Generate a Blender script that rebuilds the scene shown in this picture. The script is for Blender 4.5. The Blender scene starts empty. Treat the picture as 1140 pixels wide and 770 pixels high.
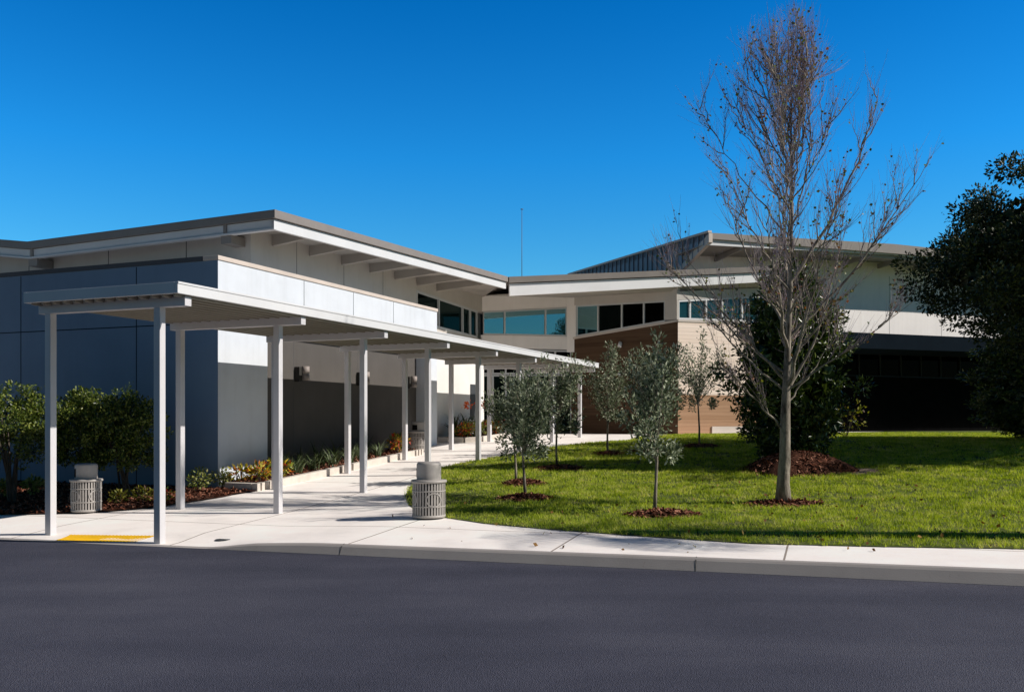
import bpy, math, random
import numpy as np
from mathutils import Vector, Matrix, noise
from mathutils.geometry import delaunay_2d_cdt

SC = bpy.context.scene
COL = SC.collection
rnd = random.Random(7)
R = math.radians

# ------------------------------------------------------------------ frame of the place
# X right, Y away from the road, Z up. Walkway axis A1 (s), across it A2 (t).
EYE = 1.84
F = 1030.0
A1 = (math.sin(R(22.2)), math.cos(R(22.2)))
A2 = (A1[1], -A1[0])
O = (-5.37, 14.1)
def ST(s, t, z=0.0):
    return Vector((O[0] + s*A1[0] + t*A2[0], O[1] + s*A1[1] + t*A2[1], z))
def toST(x, y):
    dx, dy = x-O[0], y-O[1]
    return dx*A1[0]+dy*A1[1], dx*A2[0]+dy*A2[1]
def sm(a, b, x):
    u = min(1, max(0, (x-a)/(b-a))); return u*u*(3-2*u)
# kerb line (foot of the kerb on the road)
K0 = Vector((-5.2, 13.75)); KD = Vector((11.0, -3.25)).normalized(); KN = Vector((-KD.y, KD.x))
ROADZ = -0.05
HS = [-60, 0, 3, 6, 8, 12, 18, 21, 500]
HZ = [0.02, 0.02, .14, .31, .44, .735, 1.12, 1.22, 1.24]
def H(x, y):
    s, t = toST(x, y)
    z = float(np.interp(s, HS, HZ))
    z += .06*sm(.9, 3.0, t)*(1-sm(2, 6, s))
    d = (Vector((x, y))-K0).dot(KN)
    k = (Vector((x, y))-K0).dot(KD)
    z -= .065*(1-sm(.2, 1.1, d))*(1-sm(.6, 1.6, k))
    return z
def at(px, py, dz=0.0):
    """a point of the ground seen in direction px, py"""
    D = 6.0
    while D < 90:
        x = (px-570)/F*D; z = EYE-(py-467)/F*D
        if z <= H(x, D): break
        D += .02
    return Vector((x, D, H(x, D)+dz))

# ------------------------------------------------------------------ mesh builder
class MB:
    def __init__(s): s.v = []; s.f = []; s.m = []; s.sm = []
    def add(s, vs, fs, m=0, smooth=False):
        b = len(s.v); s.v += [tuple(p) for p in vs]
        for f in fs: s.f.append([i+b for i in f]); s.m.append(m); s.sm.append(smooth)
    def hexa(s, p, m=0):  # 8 points: bottom 4, top 4
        s.add(p, [(3,2,1,0),(4,5,6,7),(0,1,5,4),(1,2,6,5),(2,3,7,6),(3,0,4,7)], m)
    def box(s, x0, x1, y0, y1, z0, z1, m=0):
        s.hexa([(x0,y0,z0),(x1,y0,z0),(x1,y1,z0),(x0,y1,z0),(x0,y0,z1),(x1,y0,z1),(x1,y1,z1),(x0,y1,z1)], m)
    def fbox(s, o, u, v, u0, u1, v0, v1, z0, z1, m=0):
        """box in a frame: origin o, horizontal axes u, v"""
        P = lambda a, b, z: (o[0]+a*u[0]+b*v[0], o[1]+a*u[1]+b*v[1], z)
        s.hexa([P(u0,v0,z0),P(u1,v0,z0),P(u1,v1,z0),P(u0,v1,z0),P(u0,v0,z1),P(u1,v0,z1),P(u1,v1,z1),P(u0,v1,z1)], m)
    def st(s, s0, s1, t0, t1, z0, z1, m=0): s.fbox(O, A1, A2, s0, s1, t0, t1, z0, z1, m)
    def slab(s, pts, th, m=0):
        """pts: ring of (x,y,z) tops, th thickness down"""
        n = len(pts); vs = [tuple(p) for p in pts]+[(p[0],p[1],p[2]-th) for p in pts]
        fs = [list(range(n)), list(range(2*n-1, n-1, -1))]+[(i+n, (i+1)%n+n, (i+1)%n, i) for i in range(n)]
        s.add(vs, fs, m)
    def wallseg(s, a, b, za0, za1, zb0, zb1, th, m=0):
        """wall from a to b (xy), thickness th to the left of a->b (away from viewer), own heights at each end"""
        d = Vector((b[0]-a[0], b[1]-a[1])).normalized(); n = Vector((-d.y, d.x))*th
        s.hexa([(a[0],a[1],za0),(b[0],b[1],zb0),(b[0]+n.x,b[1]+n.y,zb0),(a[0]+n.x,a[1]+n.y,za0),
                (a[0],a[1],za1),(b[0],b[1],zb1),(b[0]+n.x,b[1]+n.y,zb1),(a[0]+n.x,a[1]+n.y,za1)], m)
    def tube(s, path, rad, n=6, m=0, smooth=True, cap=True):
        base = len(s.v); k = len(path)
        for i, p in enumerate(path):
            p = Vector(p)
            d = (Vector(path[min(i+1,k-1)])-Vector(path[max(i-1,0)])).normalized()
            a = d.cross(Vector((.3,1,.1))).normalized(); b = d.cross(a)
            r = rad[i] if hasattr(rad, '__len__') else rad
            for j in range(n):
                t = 2*math.pi*j/n
                q = p+(a*math.cos(t)+b*math.sin(t))*r; s.v.append((q.x,q.y,q.z))
        for i in range(k-1):
            for j in range(n):
                s.f.append([base+i*n+j, base+i*n+(j+1)%n, base+(i+1)*n+(j+1)%n, base+(i+1)*n+j]); s.m.append(m); s.sm.append(smooth)
        if cap:
            s.f.append([base+j for j in range(n)][::-1]); s.m.append(m); s.sm.append(False)
            s.f.append([base+(k-1)*n+j for j in range(n)]); s.m.append(m); s.sm.append(False)
    def lathe(s, prof, c=(0,0,0), n=32, m=0, cap=True):
        base = len(s.v)
        for r, z in prof:
            for j in range(n):
                t = 2*math.pi*j/n; s.v.append((c[0]+r*math.cos(t), c[1]+r*math.sin(t), c[2]+z))
        for i in range(len(prof)-1):
            for j in range(n):
                s.f.append([base+i*n+j, base+i*n+(j+1)%n, base+(i+1)*n+(j+1)%n, base+(i+1)*n+j]); s.m.append(m); s.sm.append(True)
        if cap:
            s.f.append([base+(len(prof)-1)*n+j for j in range(n)]); s.m.append(m); s.sm.append(False)
    def build(s, name, mats, parent=None, bevel=0):
        if not isinstance(mats, (list, tuple)): mats = [mats]
        me = bpy.data.meshes.new(name)
        o = Vector(parent['_o']) if parent is not None and '_o' in parent else Vector((0,0,0))
        me.from_pydata([(p[0]-o.x, p[1]-o.y, p[2]-o.z) for p in s.v], [], s.f)
        for mt in mats: me.materials.append(mt)
        me.polygons.foreach_set('material_index', s.m)
        me.polygons.foreach_set('use_smooth', s.sm)
        me.update()
        ob = bpy.data.objects.new(name, me); COL.objects.link(ob)
        if parent is not None: ob.parent = parent
        if bevel:
            b = ob.modifiers.new('bevel', 'BEVEL'); b.width = bevel; b.segments = 2; b.limit_method = 'ANGLE'; b.angle_limit = R(50)
        return ob

def raw(name, V, Fc, mats, parent=None, mi=None, smooth=False):
    """fast mesh from arrays; Fc (n,k)"""
    me = bpy.data.meshes.new(name); k = Fc.shape[1]
    me.vertices.add(len(V)); me.vertices.foreach_set('co', np.asarray(V, dtype=np.float32).ravel())
    me.loops.add(Fc.size); me.loops.foreach_set('vertex_index', Fc.astype(np.int32).ravel())
    me.polygons.add(len(Fc)); me.polygons.foreach_set('loop_start', np.arange(len(Fc), dtype=np.int32)*k)
    if not isinstance(mats, (list, tuple)): mats = [mats]
    for mt in mats: me.materials.append(mt)
    if mi is not None: me.polygons.foreach_set('material_index', mi.astype(np.int32))
    if smooth: me.polygons.foreach_set('use_smooth', np.ones(len(Fc), dtype=bool))
    me.update(calc_edges=True)
    ob = bpy.data.objects.new(name, me); COL.objects.link(ob)
    if parent is not None: ob.parent = parent
    return ob

def thing(name, label, cat, loc=(0,0,0), group=None, rot=0):
    o = bpy.data.objects.new(name, None); COL.objects.link(o); o.location = loc; o.rotation_euler = (0,0,rot)
    o.empty_display_size = .3
    o['label'] = label; o['category'] = cat; o['_o'] = tuple(loc)
    if group: o['group'] = group
    return o
def tag(o, label, cat, group=None, kind=None):
    o['label'] = label; o['category'] = cat
    if group: o['group'] = group
    if kind: o['kind'] = kind
    return o
def struct(o, label=None):
    o['kind'] = 'structure'
    return o
def dup(root, loc, label, rot=0, scale=1, group=None):
    r = root.copy(); COL.objects.link(r); r.location = loc; r.rotation_euler = (0,0,rot); r.scale = (scale,)*3 if not hasattr(scale,'__len__') else scale
    r['label'] = label
    if group: r['group'] = group
    for ch in list(root.children):
        c = ch.copy(); COL.objects.link(c); c.parent = r
        for g in list(ch.children):
            d = g.copy(); COL.objects.link(d); d.parent = c
    return r

# ------------------------------------------------------------------ materials
def newmat(name):
    m = bpy.data.materials.new(name); m.use_nodes = True
    nt = m.node_tree; b = nt.nodes['Principled BSDF']; return m, nt, b
def N(nt, typ, **k):
    n = nt.nodes.new(typ)
    for a, v in k.items():
        if a in n.inputs: n.inputs[a].default_value = v
        else: setattr(n, a, v)
    return n
def ramp(nt, fac, cols):
    r = nt.nodes.new('ShaderNodeValToRGB'); e = r.color_ramp.elements
    while len(e) < len(cols): e.new(.5)
    for i, (p, c) in enumerate(cols): e[i].position = p; e[i].color = (*c, 1)
    nt.links.new(fac, r.inputs['Fac']); return r
def sc(c, k): return tuple(min(1, x*k) for x in c)
def paint(name, col, rough=.6, var=.06, scale=1.2, bump=.0, bscale=60, grime=True, streak=False):
    m, nt, b = newmat(name)
    g = N(nt, 'ShaderNodeNewGeometry'); mp = N(nt, 'ShaderNodeMapping'); nt.links.new(g.outputs['Position'], mp.inputs['Vector'])
    if streak: mp.inputs['Scale'].default_value = (1, 1, .12)
    n = N(nt, 'ShaderNodeTexNoise', Scale=scale, Detail=6, Roughness=.6); nt.links.new(mp.outputs[0], n.inputs['Vector'])
    r = ramp(nt, n.outputs['Fac'], [(.3, sc(col, 1-var*1.6)), (.55, col), (.75, sc(col, 1+var))])
    if bump and var < .2:
        m2_ = N(nt, 'ShaderNodeMapping'); m2_.inputs['Scale'].default_value = (2.2, 2.2, .16); nt.links.new(g.outputs['Position'], m2_.inputs['Vector'])
        n5 = N(nt, 'ShaderNodeTexNoise', Scale=1.6, Detail=7, Roughness=.65); nt.links.new(m2_.outputs[0], n5.inputs['Vector'])
        r5 = ramp(nt, n5.outputs['Fac'], [(.32, (.84,.83,.81)), (.50, (1,1,1)), (.7, (1.0,1.0,1.0))])
        x5 = N(nt, 'ShaderNodeMix', data_type='RGBA', blend_type='MULTIPLY'); x5.inputs[0].default_value = .28
        nt.links.new(r.outputs[0], x5.inputs[6]); nt.links.new(r5.outputs[0], x5.inputs[7]); nt.links.new(x5.outputs[2], b.inputs['Base Color'])
    else: nt.links.new(r.outputs[0], b.inputs['Base Color'])
    b.inputs['Roughness'].default_value = rough; b.inputs['Specular IOR Level'].default_value = 0 if rough > .94 else (.12 if rough > .55 else .3)
    if bump:
        n2 = N(nt, 'ShaderNodeTexNoise', Scale=bscale, Detail=4); nt.links.new(g.outputs['Position'], n2.inputs['Vector'])
        bp = N(nt, 'ShaderNodeBump', Strength=bump, Distance=.01); nt.links.new(n2.outputs['Fac'], bp.inputs['Height']); nt.links.new(bp.outputs[0], b.inputs['Normal'])
    return m
M = {}
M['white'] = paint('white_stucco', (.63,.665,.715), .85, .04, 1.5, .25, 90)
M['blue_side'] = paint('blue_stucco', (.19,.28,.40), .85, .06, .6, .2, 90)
M['bright'] = paint('fresh_white', (.90,.89,.90), .7, .03, 1.0)
M['brightwall'] = paint('fresh_white_stucco', (.92,.87,.84), .85, .03, 1.0, .2, 90)
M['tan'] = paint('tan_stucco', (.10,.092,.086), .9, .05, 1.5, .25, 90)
M['upper'] = paint('grey_stucco', (.56,.52,.48), .9, .05, 1.0, .2, 90)
M['jointb'] = paint('joint_blue', (.03,.04,.055), .9)
M['joint'] = paint('joint', (.10,.10,.10), .9)
M['metal_white'] = paint('white_painted_metal', (.66,.66,.67), .45, .05, .8, streak=True)
M['post'] = paint('post_paint', (.60,.585,.60), .4, .04, 2.0)
M['deck'] = paint('deck_paint', (.34,.31,.265), .5, .06, 1.0)
M['soffit'] = paint('soffit', (.38,.35,.32), .8, .06, .8)
M['capdark'] = paint('roof_edge_metal', (.25,.22,.20), .5, .06, 1.5)
M['cap'] = paint('parapet_cap', (.60,.52,.46), .6, .06, 1.2)
M['darkfascia'] = paint('dark_canopy', (.010,.015,.022), .97)  # near black, stands in for shade on the low roof edge
M['seam'] = paint('seamed_metal', (.20,.215,.26), .45, .05, .8)
M['plinth'] = paint('concrete_plinth', (.62,.55,.50), .85, .06, 2)
M['frame'] = paint('window_frame', (.55,.56,.57), .5, .03)
M['frame_dark'] = paint('dark_frame', (.05,.055,.06), .5, .03)
M['lamp'] = paint('lamp_metal', (.035,.033,.03), .5)
M['lampl'] = paint('lamp_bronze', (.30,.26,.24), .5)
M['bin'] = paint('bin_paint', (.40,.37,.345), .5, .05, 6)
M['liner'] = paint('bin_liner', (.10,.095,.09), .7)
M['hole'] = paint('dark_hole', (.01,.01,.01), .9)
M['mast'] = paint('mast', (.12,.12,.13), .5)
M['kerbblock'] = paint('planter_concrete', (.62,.56,.50), .9, .10, 4, .4, 50)
M['util'] = paint('utility_white', (.55,.55,.56), .6, .1, 6)
M['brick'] = paint('dim_wall', (.006,.006,.006), .97, .2, 3)  # shade over the low wall put into its colour

def glass(name, base, refl, tint, rough=.015):
    m, nt, b = newmat(name)
    out = nt.nodes['Material Output']
    b.inputs['Base Color'].default_value = (*base, 1); b.inputs['Roughness'].default_value = .5; b.inputs['Specular IOR Level'].default_value = 0
    gl = N(nt, 'ShaderNodeBsdfGlossy', Roughness=rough); gl.inputs['Color'].default_value = (*tint, 1)
    fr = N(nt, 'ShaderNodeFresnel', IOR=1.5); ad = N(nt, 'ShaderNodeMath', operation='ADD'); ad.inputs[1].default_value = refl
    ad.use_clamp = True
    nt.links.new(fr.outputs[0], ad.inputs[0])
    g = N(nt, 'ShaderNodeNewGeometry'); n = N(nt, 'ShaderNodeTexNoise', Scale=.7, Detail=1)
    nt.links.new(g.outputs['Position'], n.inputs['Vector'])
    bp = N(nt, 'ShaderNodeBump', Strength=.12, Distance=.02); nt.links.new(n.outputs['Fac'], bp.inputs['Height']); nt.links.new(bp.outputs[0], gl.inputs['Normal'])
    mx = N(nt, 'ShaderNodeMixShader'); nt.links.new(ad.outputs[0], mx.inputs[0]); nt.links.new(b.outputs[0], mx.inputs[1]); nt.links.new(gl.outputs[0], mx.inputs[2])
    nt.links.new(mx.outputs[0], out.inputs['Surface'])
    return m
M['glass'] = glass('teal_glass', (.006,.03,.04), .62, (.40,.80,.95))
M['glass_dark'] = glass('dark_glass', (.002,.004,.004), -.02, (.25,.4,.4))
M['glass_black'] = glass('black_glass', (.001,.001,.001), -.035, (.1,.1,.1))
M['glass_teal'] = glass('side_glass', (.006,.03,.035), .10, (.30,.55,.60))

def asphalt():
    m, nt, b = newmat('asphalt')
    g = N(nt, 'ShaderNodeNewGeometry')
    n = N(nt, 'ShaderNodeTexNoise', Scale=.35, Detail=5, Roughness=.6); nt.links.new(g.outputs['Position'], n.inputs['Vector'])
    mp = N(nt, 'ShaderNodeMapping'); mp.inputs['Rotation'].default_value = (0,0,R(16.5)); mp.inputs['Scale'].default_value = (.16, .75, 1)
    nt.links.new(g.outputs['Position'], mp.inputs['Vector'])
    st = N(nt, 'ShaderNodeTexNoise', Scale=1.0, Detail=4); nt.links.new(mp.outputs[0], st.inputs['Vector'])
    fine = N(nt, 'ShaderNodeTexNoise', Scale=45, Detail=3, Roughness=.7); nt.links.new(g.outputs['Position'], fine.inputs['Vector'])
    a = N(nt, 'ShaderNodeMath', operation='ADD'); nt.links.new(n.outputs['Fac'], a.inputs[0]); nt.links.new(st.outputs['Fac'], a.inputs[1])
    a2 = N(nt, 'ShaderNodeMath', operation='MULTIPLY'); nt.links.new(a.outputs[0], a2.inputs[0]); a2.inputs[1].default_value = .30
    f2 = N(nt, 'ShaderNodeMath', operation='MULTIPLY_ADD'); nt.links.new(fine.outputs['Fac'], f2.inputs[0]); f2.inputs[1].default_value = .42; nt.links.new(a2.outputs[0], f2.inputs[2])
    r = ramp(nt, f2.outputs[0], [(.36, (.030,.032,.048)), (.50, (.057,.058,.083)), (.66, (.100,.100,.128))])
    vo = N(nt, 'ShaderNodeTexVoronoi', Scale=90); nt.links.new(g.outputs['Position'], vo.inputs['Vector'])
    nt.links.new(r.outputs[0], b.inputs['Base Color']); b.inputs['Roughness'].default_value = .88
    b.inputs['Specular IOR Level'].default_value = .25
    bp = N(nt, 'ShaderNodeBump', Strength=.7, Distance=.012); nt.links.new(vo.outputs['Distance'], bp.inputs['Height']); nt.links.new(bp.outputs[0], b.inputs['Normal'])
    return m
M['asphalt'] = asphalt()
def concrete(name, col, joints=True):
    m, nt, b = newmat(name)
    g = N(nt, 'ShaderNodeNewGeometry')
    n = N(nt, 'ShaderNodeTexNoise', Scale=.9, Detail=8, Roughness=.62); nt.links.new(g.outputs['Position'], n.inputs['Vector'])
    r = ramp(nt, n.outputs['Fac'], [(.28, sc(col, .86)), (.5, col), (.72, sc(col, 1.08))])
    n2 = N(nt, 'ShaderNodeTexNoise', Scale=14, Detail=6, Roughness=.7); nt.links.new(g.outputs['Position'], n2.inputs['Vector'])
    r2 = ramp(nt, n2.outputs['Fac'], [(.28, (.78,.76,.74)), (.40, (1,1,1)), (.7, (1,1,1))])
    mx = N(nt, 'ShaderNodeMix', data_type='RGBA', blend_type='MULTIPLY'); mx.inputs[0].default_value = .6
    nt.links.new(r.outputs[0], mx.inputs[6]); nt.links.new(r2.outputs[0], mx.inputs[7]); last = mx.outputs[2]
    if joints:
        mp = N(nt, 'ShaderNodeMapping'); mp.vector_type = 'TEXTURE'; mp.inputs['Rotation'].default_value = (0,0,R(-19)); mp.inputs['Location'].default_value = (-5.2,13.75,0)
        nt.links.new(g.outputs['Position'], mp.inputs['Vector'])
        bk = N(nt, 'ShaderNodeTexBrick'); bk.offset = 0
        bk.inputs['Scale'].default_value = 1.0; bk.inputs['Mortar Size'].default_value = .014; bk.inputs['Brick Width'].default_value = 2.95; bk.inputs['Row Height'].default_value = 1.9
        bk.inputs['Color1'].default_value = (1,1,1,1); bk.inputs['Color2'].default_value = (.95,.945,.94,1); bk.inputs['Mortar'].default_value = (.32,.28,.25,1)
        nt.links.new(mp.outputs[0], bk.inputs['Vector'])
        m2 = N(nt, 'ShaderNodeMix', data_type='RGBA', blend_type='MULTIPLY'); m2.inputs[0].default_value = 1
        nt.links.new(last, m2.inputs[6]); nt.links.new(bk.outputs['Color'], m2.inputs[7]); last = m2.outputs[2]
    nt.links.new(last, b.inputs['Base Color']); b.inputs['Roughness'].default_value = .9
    bp = N(nt, 'ShaderNodeBump', Strength=.3, Distance=.006); n3 = N(nt, 'ShaderNodeTexNoise', Scale=80, Detail=4); nt.links.new(g.outputs['Position'], n3.inputs['Vector'])
    nt.links.new(n3.outputs['Fac'], bp.inputs['Height']); nt.links.new(bp.outputs[0], b.inputs['Normal'])
    return m
M['concrete'] = concrete('concrete_paving', (.99,.92,.87))
M['kerb'] = concrete('kerb_concrete', (.35,.32,.305), False)

def soil(name, cols, s=8):
    m, nt, b = newmat(name)
    g = N(nt, 'ShaderNodeNewGeometry'); n = N(nt, 'ShaderNodeTexNoise', Scale=s, Detail=8, Roughness=.7); nt.links.new(g.outputs['Position'], n.inputs['Vector'])
    r = ramp(nt, n.outputs['Fac'], [(.3, cols[0]), (.52, cols[1]), (.7, cols[2])]); nt.links.new(r.outputs[0], b.inputs['Base Color'])
    b.inputs['Roughness'].default_value = 1; b.inputs['Specular IOR Level'].default_value = .1
    bp = N(nt, 'ShaderNodeBump', Strength=.8, Distance=.03); nt.links.new(n.outputs['Fac'], bp.inputs['Height']); nt.links.new(bp.outputs[0], b.inputs['Normal'])
    return m
M['turf'] = soil('turf', [(.05,.065,.018), (.10,.13,.03), (.19,.17,.075)], 3)
M['land'] = soil('land', [(.03,.04,.015), (.05,.07,.02), (.09,.09,.045)], .4)
M['mulch'] = soil('mulch', [(.02,.009,.006), (.075,.03,.018), (.16,.07,.045)], 22)
M['dirt'] = soil('dirt', [(.10,.075,.055), (.20,.15,.115), (.28,.22,.18)], 9)

def island(name, cols, rough=.5, trans=.35, spec=.4, big=None):
    """leaf/blade/chip colours that differ piece by piece"""
    m, nt, b = newmat(name); out = nt.nodes['Material Output']
    g = N(nt, 'ShaderNodeNewGeometry')
    src = g.outputs['Random Per Island']
    if big:
        n = N(nt, 'ShaderNodeTexNoise', Scale=big, Detail=3); nt.links.new(g.outputs['Position'], n.inputs['Vector'])
        s1 = N(nt, 'ShaderNodeMath', operation='MULTIPLY'); nt.links.new(src, s1.inputs[0]); s1.inputs[1].default_value = .5
        s2 = N(nt, 'ShaderNodeMath', operation='MULTIPLY_ADD'); nt.links.new(n.outputs['Fac'], s2.inputs[0]); s2.inputs[1].default_value = 1.3; 
        s3 = N(nt, 'ShaderNodeMath', operation='SUBTRACT'); nt.links.new(s1.outputs[0], s3.inputs[0]); s3.inputs[1].default_value = .4
        nt.links.new(s3.outputs[0], s2.inputs[2]); src = s2.outputs[0]
    k = len(cols); r = ramp(nt, src, [((i+.5)/k, c) for i, c in enumerate(cols)])
    nt.links.new(r.outputs[0], b.inputs['Base Color']); b.inputs['Roughness'].default_value = rough; b.inputs['Specular IOR Level'].default_value = spec
    if trans:
        tr = N(nt, 'ShaderNodeBsdfTranslucent'); hs = N(nt, 'ShaderNodeHueSaturation'); hs.inputs['Value'].default_value = 1.3; hs.inputs['Saturation'].default_value = 1.15
        nt.links.new(r.outputs[0], hs.inputs['Color']); nt.links.new(hs.outputs[0], tr.inputs['Color'])
        mx = N(nt, 'ShaderNodeMixShader'); mx.inputs[0].default_value = trans
        nt.links.new(b.outputs[0], mx.inputs[1]); nt.links.new(tr.outputs[0], mx.inputs[2]); nt.links.new(mx.outputs[0], out.inputs['Surface'])
    return m
M['grass'] = island('grass_blades', [(.09,.13,.022),(.24,.32,.04),(.42,.50,.07),(.54,.57,.11),(.64,.59,.24)], .6, .4, .1, big=2.2)
M['silver'] = island('silver_leaves', [(.05,.07,.035),(.14,.175,.095),(.27,.31,.19),(.47,.50,.36)], .55, .2, .4)
M['oak'] = island('oak_leaves', [(.010,.018,.005),(.024,.04,.010),(.05,.065,.018),(.085,.095,.03)], .5, .12, .3)
M['magnolia'] = island('glossy_leaves', [(.014,.028,.008),(.032,.062,.014),(.065,.11,.022),(.15,.19,.045)], .34, .15, .5)
M['shrub'] = island('shrub_leaves', [(.02,.04,.007),(.06,.10,.015),(.14,.19,.03),(.26,.29,.06)], .35, .25, .5)
M['lime'] = island('lime_leaves', [(.10,.14,.02),(.22,.27,.05),(.38,.40,.12),(.45,.42,.16)], .4, .3)
M['croton'] = island('croton_leaves', [(.02,.035,.01),(.75,.55,.03),(.03,.06,.012),(.75,.28,.04),(.40,.04,.02),(.14,.24,.03),(.75,.62,.10),(.03,.07,.012)], .35, .25)
M['redleaf'] = island('red_leaves', [(.05,.08,.015),(.45,.03,.015),(.60,.12,.03),(.10,.18,.03),(.65,.50,.04),(.06,.10,.02)], .4, .25)
M['flower'] = island('canna_flowers', [(.6,.08,.02),(.7,.18,.03)], .5, .3)
M['darkgreen'] = island('dark_blade', [(.012,.025,.008),(.03,.05,.015),(.05,.07,.025)], .35, .2)
M['varieg'] = island('striped_blades', [(.06,.09,.03),(.12,.17,.07),(.28,.32,.20),(.17,.22,.10)], .4, .25)
M['autumn'] = island('few_leaves', [(.04,.06,.012),(.09,.13,.02),(.24,.28,.05),(.16,.10,.03),(.26,.10,.05),(.12,.16,.03)], .5, .3)
M['yleaf'] = island('yellow_leaves', [(.10,.13,.02),(.30,.30,.04),(.40,.36,.06),(.10,.05,.02)], .5, .3)
M['chips'] = island('mulch_chips', [(.05,.016,.009),(.15,.05,.028),(.26,.10,.06),(.36,.18,.12)], .9, 0, .1)
def bark(name, c1, c2, s=9):
    m, nt, b = newmat(name); g = N(nt, 'ShaderNodeNewGeometry'); mp = N(nt, 'ShaderNodeMapping'); mp.inputs['Scale'].default_value = (1,1,.35)
    nt.links.new(g.outputs['Position'], mp.inputs['Vector'])
    n = N(nt, 'ShaderNodeTexNoise', Scale=s, Detail=6, Roughness=.7); nt.links.new(mp.outputs[0], n.inputs['Vector'])
    r = ramp(nt, n.outputs['Fac'], [(.35, c1), (.62, c2)]); nt.links.new(r.outputs[0], b.inputs['Base Color']); b.inputs['Roughness'].default_value = .9
    bp = N(nt, 'ShaderNodeBump', Strength=.6, Distance=.02); nt.links.new(n.outputs['Fac'], bp.inputs['Height']); nt.links.new(bp.outputs[0], b.inputs['Normal'])
    return m
M['bark'] = bark('pale_bark', (.07,.055,.04), (.36,.31,.25))
M['twig'] = bark('twig_bark', (.38,.27,.29), (.62,.50,.52), 3)
M['barkd'] = bark('dark_bark', (.04,.03,.022), (.12,.095,.07))
def wood(name, c1, c2, vertical=False):
    m, nt, b = newmat(name); g = N(nt, 'ShaderNodeNewGeometry')
    sp = N(nt, 'ShaderNodeSeparateXYZ'); nt.links.new(g.outputs['Position'], sp.inputs[0])
    fl = N(nt, 'ShaderNodeMath', operation='MULTIPLY'); nt.links.new(sp.outputs['Z'], fl.inputs[0]); fl.inputs[1].default_value = 1/.155
    fr = N(nt, 'ShaderNodeMath', operation='FRACT'); nt.links.new(fl.outputs[0], fr.inputs[0])
    fo = N(nt, 'ShaderNodeMath', operation='FLOOR'); nt.links.new(fl.outputs[0], fo.inputs[0])
    wn = N(nt, 'ShaderNodeTexWhiteNoise', noise_dimensions='1D'); nt.links.new(fo.outputs[0], wn.inputs['W'])
    mp = N(nt, 'ShaderNodeMapping'); mp.inputs['Scale'].default_value = (.6,.6,14); nt.links.new(g.outputs['Position'], mp.inputs['Vector'])
    n = N(nt, 'ShaderNodeTexNoise', Scale=1.3, Detail=5); nt.links.new(mp.outputs[0], n.inputs['Vector'])
    a = N(nt, 'ShaderNodeMath', operation='MULTIPLY_ADD'); nt.links.new(wn.outputs['Value'], a.inputs[0]); a.inputs[1].default_value = .45; nt.links.new(n.outputs['Fac'], a.inputs[2])
    r = ramp(nt, a.outputs[0], [(.35, c1), (.95, c2)])
    gr = ramp(nt, fr.outputs[0], [(0, (.25,.22,.2)), (.09, (1,1,1)), (1, (1,1,1))]); gr.color_ramp.interpolation = 'CONSTANT'
    mx = N(nt, 'ShaderNodeMix', data_type='RGBA', blend_type='MULTIPLY'); mx.inputs[0].default_value = .38
    nt.links.new(r.outputs[0], mx.inputs[6]); nt.links.new(gr.outputs[0], mx.inputs[7]); nt.links.new(mx.outputs[2], b.inputs['Base Color'])
    b.inputs['Roughness'].default_value = .8; b.inputs['Specular IOR Level'].default_value = .1
    return m
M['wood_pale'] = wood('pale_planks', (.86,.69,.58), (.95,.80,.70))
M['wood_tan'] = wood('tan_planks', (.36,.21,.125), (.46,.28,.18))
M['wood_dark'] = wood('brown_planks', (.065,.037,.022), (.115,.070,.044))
def tactile():
    return paint('tactile_yellow', (.80,.47,.02), .6, .08, 8)
M['yellow'] = tactile()

# ------------------------------------------------------------------ ground, road, paving, lawn
def sheet(name, ring, mat, dz, step=.6, zf=H, region=None, pts_extra=()):
    ring = [Vector((p[0], p[1])) for p in ring]
    dense = []
    for i, p in enumerate(ring):
        q = ring[(i+1) % len(ring)]; L = (q-p).length; k = max(1, int(L/(step*1.0))) if L < 80 else 4
        for j in range(k): dense.append(p.lerp(q, j/k))
    n = len(dense); vs = list(dense)
    xs = [p.x for p in dense]; ys = [p.y for p in dense]
    x0, x1, y0, y1 = region or (min(xs), max(xs), min(ys), max(ys))
    y = y0+step*.5
    while y < y1:
        x = x0+step*.5
        while x < x1: vs.append(Vector((x, y))); x += step
        y += step
    out = delaunay_2d_cdt(vs, [], [list(range(n))], 2, 1e-5)
    v, f = out[0], out[2]
    # keep faces inside the ring
    def inside(c):
        k = False; j = n-1
        for i in range(n):
            a, b = dense[i], dense[j]
            if (a.y > c.y) != (b.y > c.y) and c.x < (b.x-a.x)*(c.y-a.y)/(b.y-a.y)+a.x: k = not k
            j = i
        return k
    ff = []
    for t in f:
        c = (v[t[0]]+v[t[1]]+v[t[2]])/3
        if inside(c): ff.append(t)
    mb = MB(); mb.add([(p.x, p.y, zf(p.x, p.y)+dz) for p in v], ff, 0, True)
    return mb.build(name, mat)

def far_ground(x, y):
    d = (Vector((x, y))-K0).dot(KN)
    if d < .3: return ROADZ-.10
    return H(x, y)-.25
g = sheet('ground', [(-600,-500),(600,-500),(600,900),(-600,900)], M['land'], 0, 1.5, far_ground, (-45,60,-5,60)); struct(g)
# road: a strip in front of the kerb running on behind the camera
def kp(k, d): p = K0+KD*k+KN*d; return (p.x, p.y)
mb = MB(); a, b_, c, d_ = kp(-120, -.0), kp(140, -.0), kp(140, -40), kp(-120, -40)
mb.add([(p[0], p[1], ROADZ) for p in (a, b_, c, d_)], [(3,2,1,0)])
struct(mb.build('road', M['asphalt']))
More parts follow.
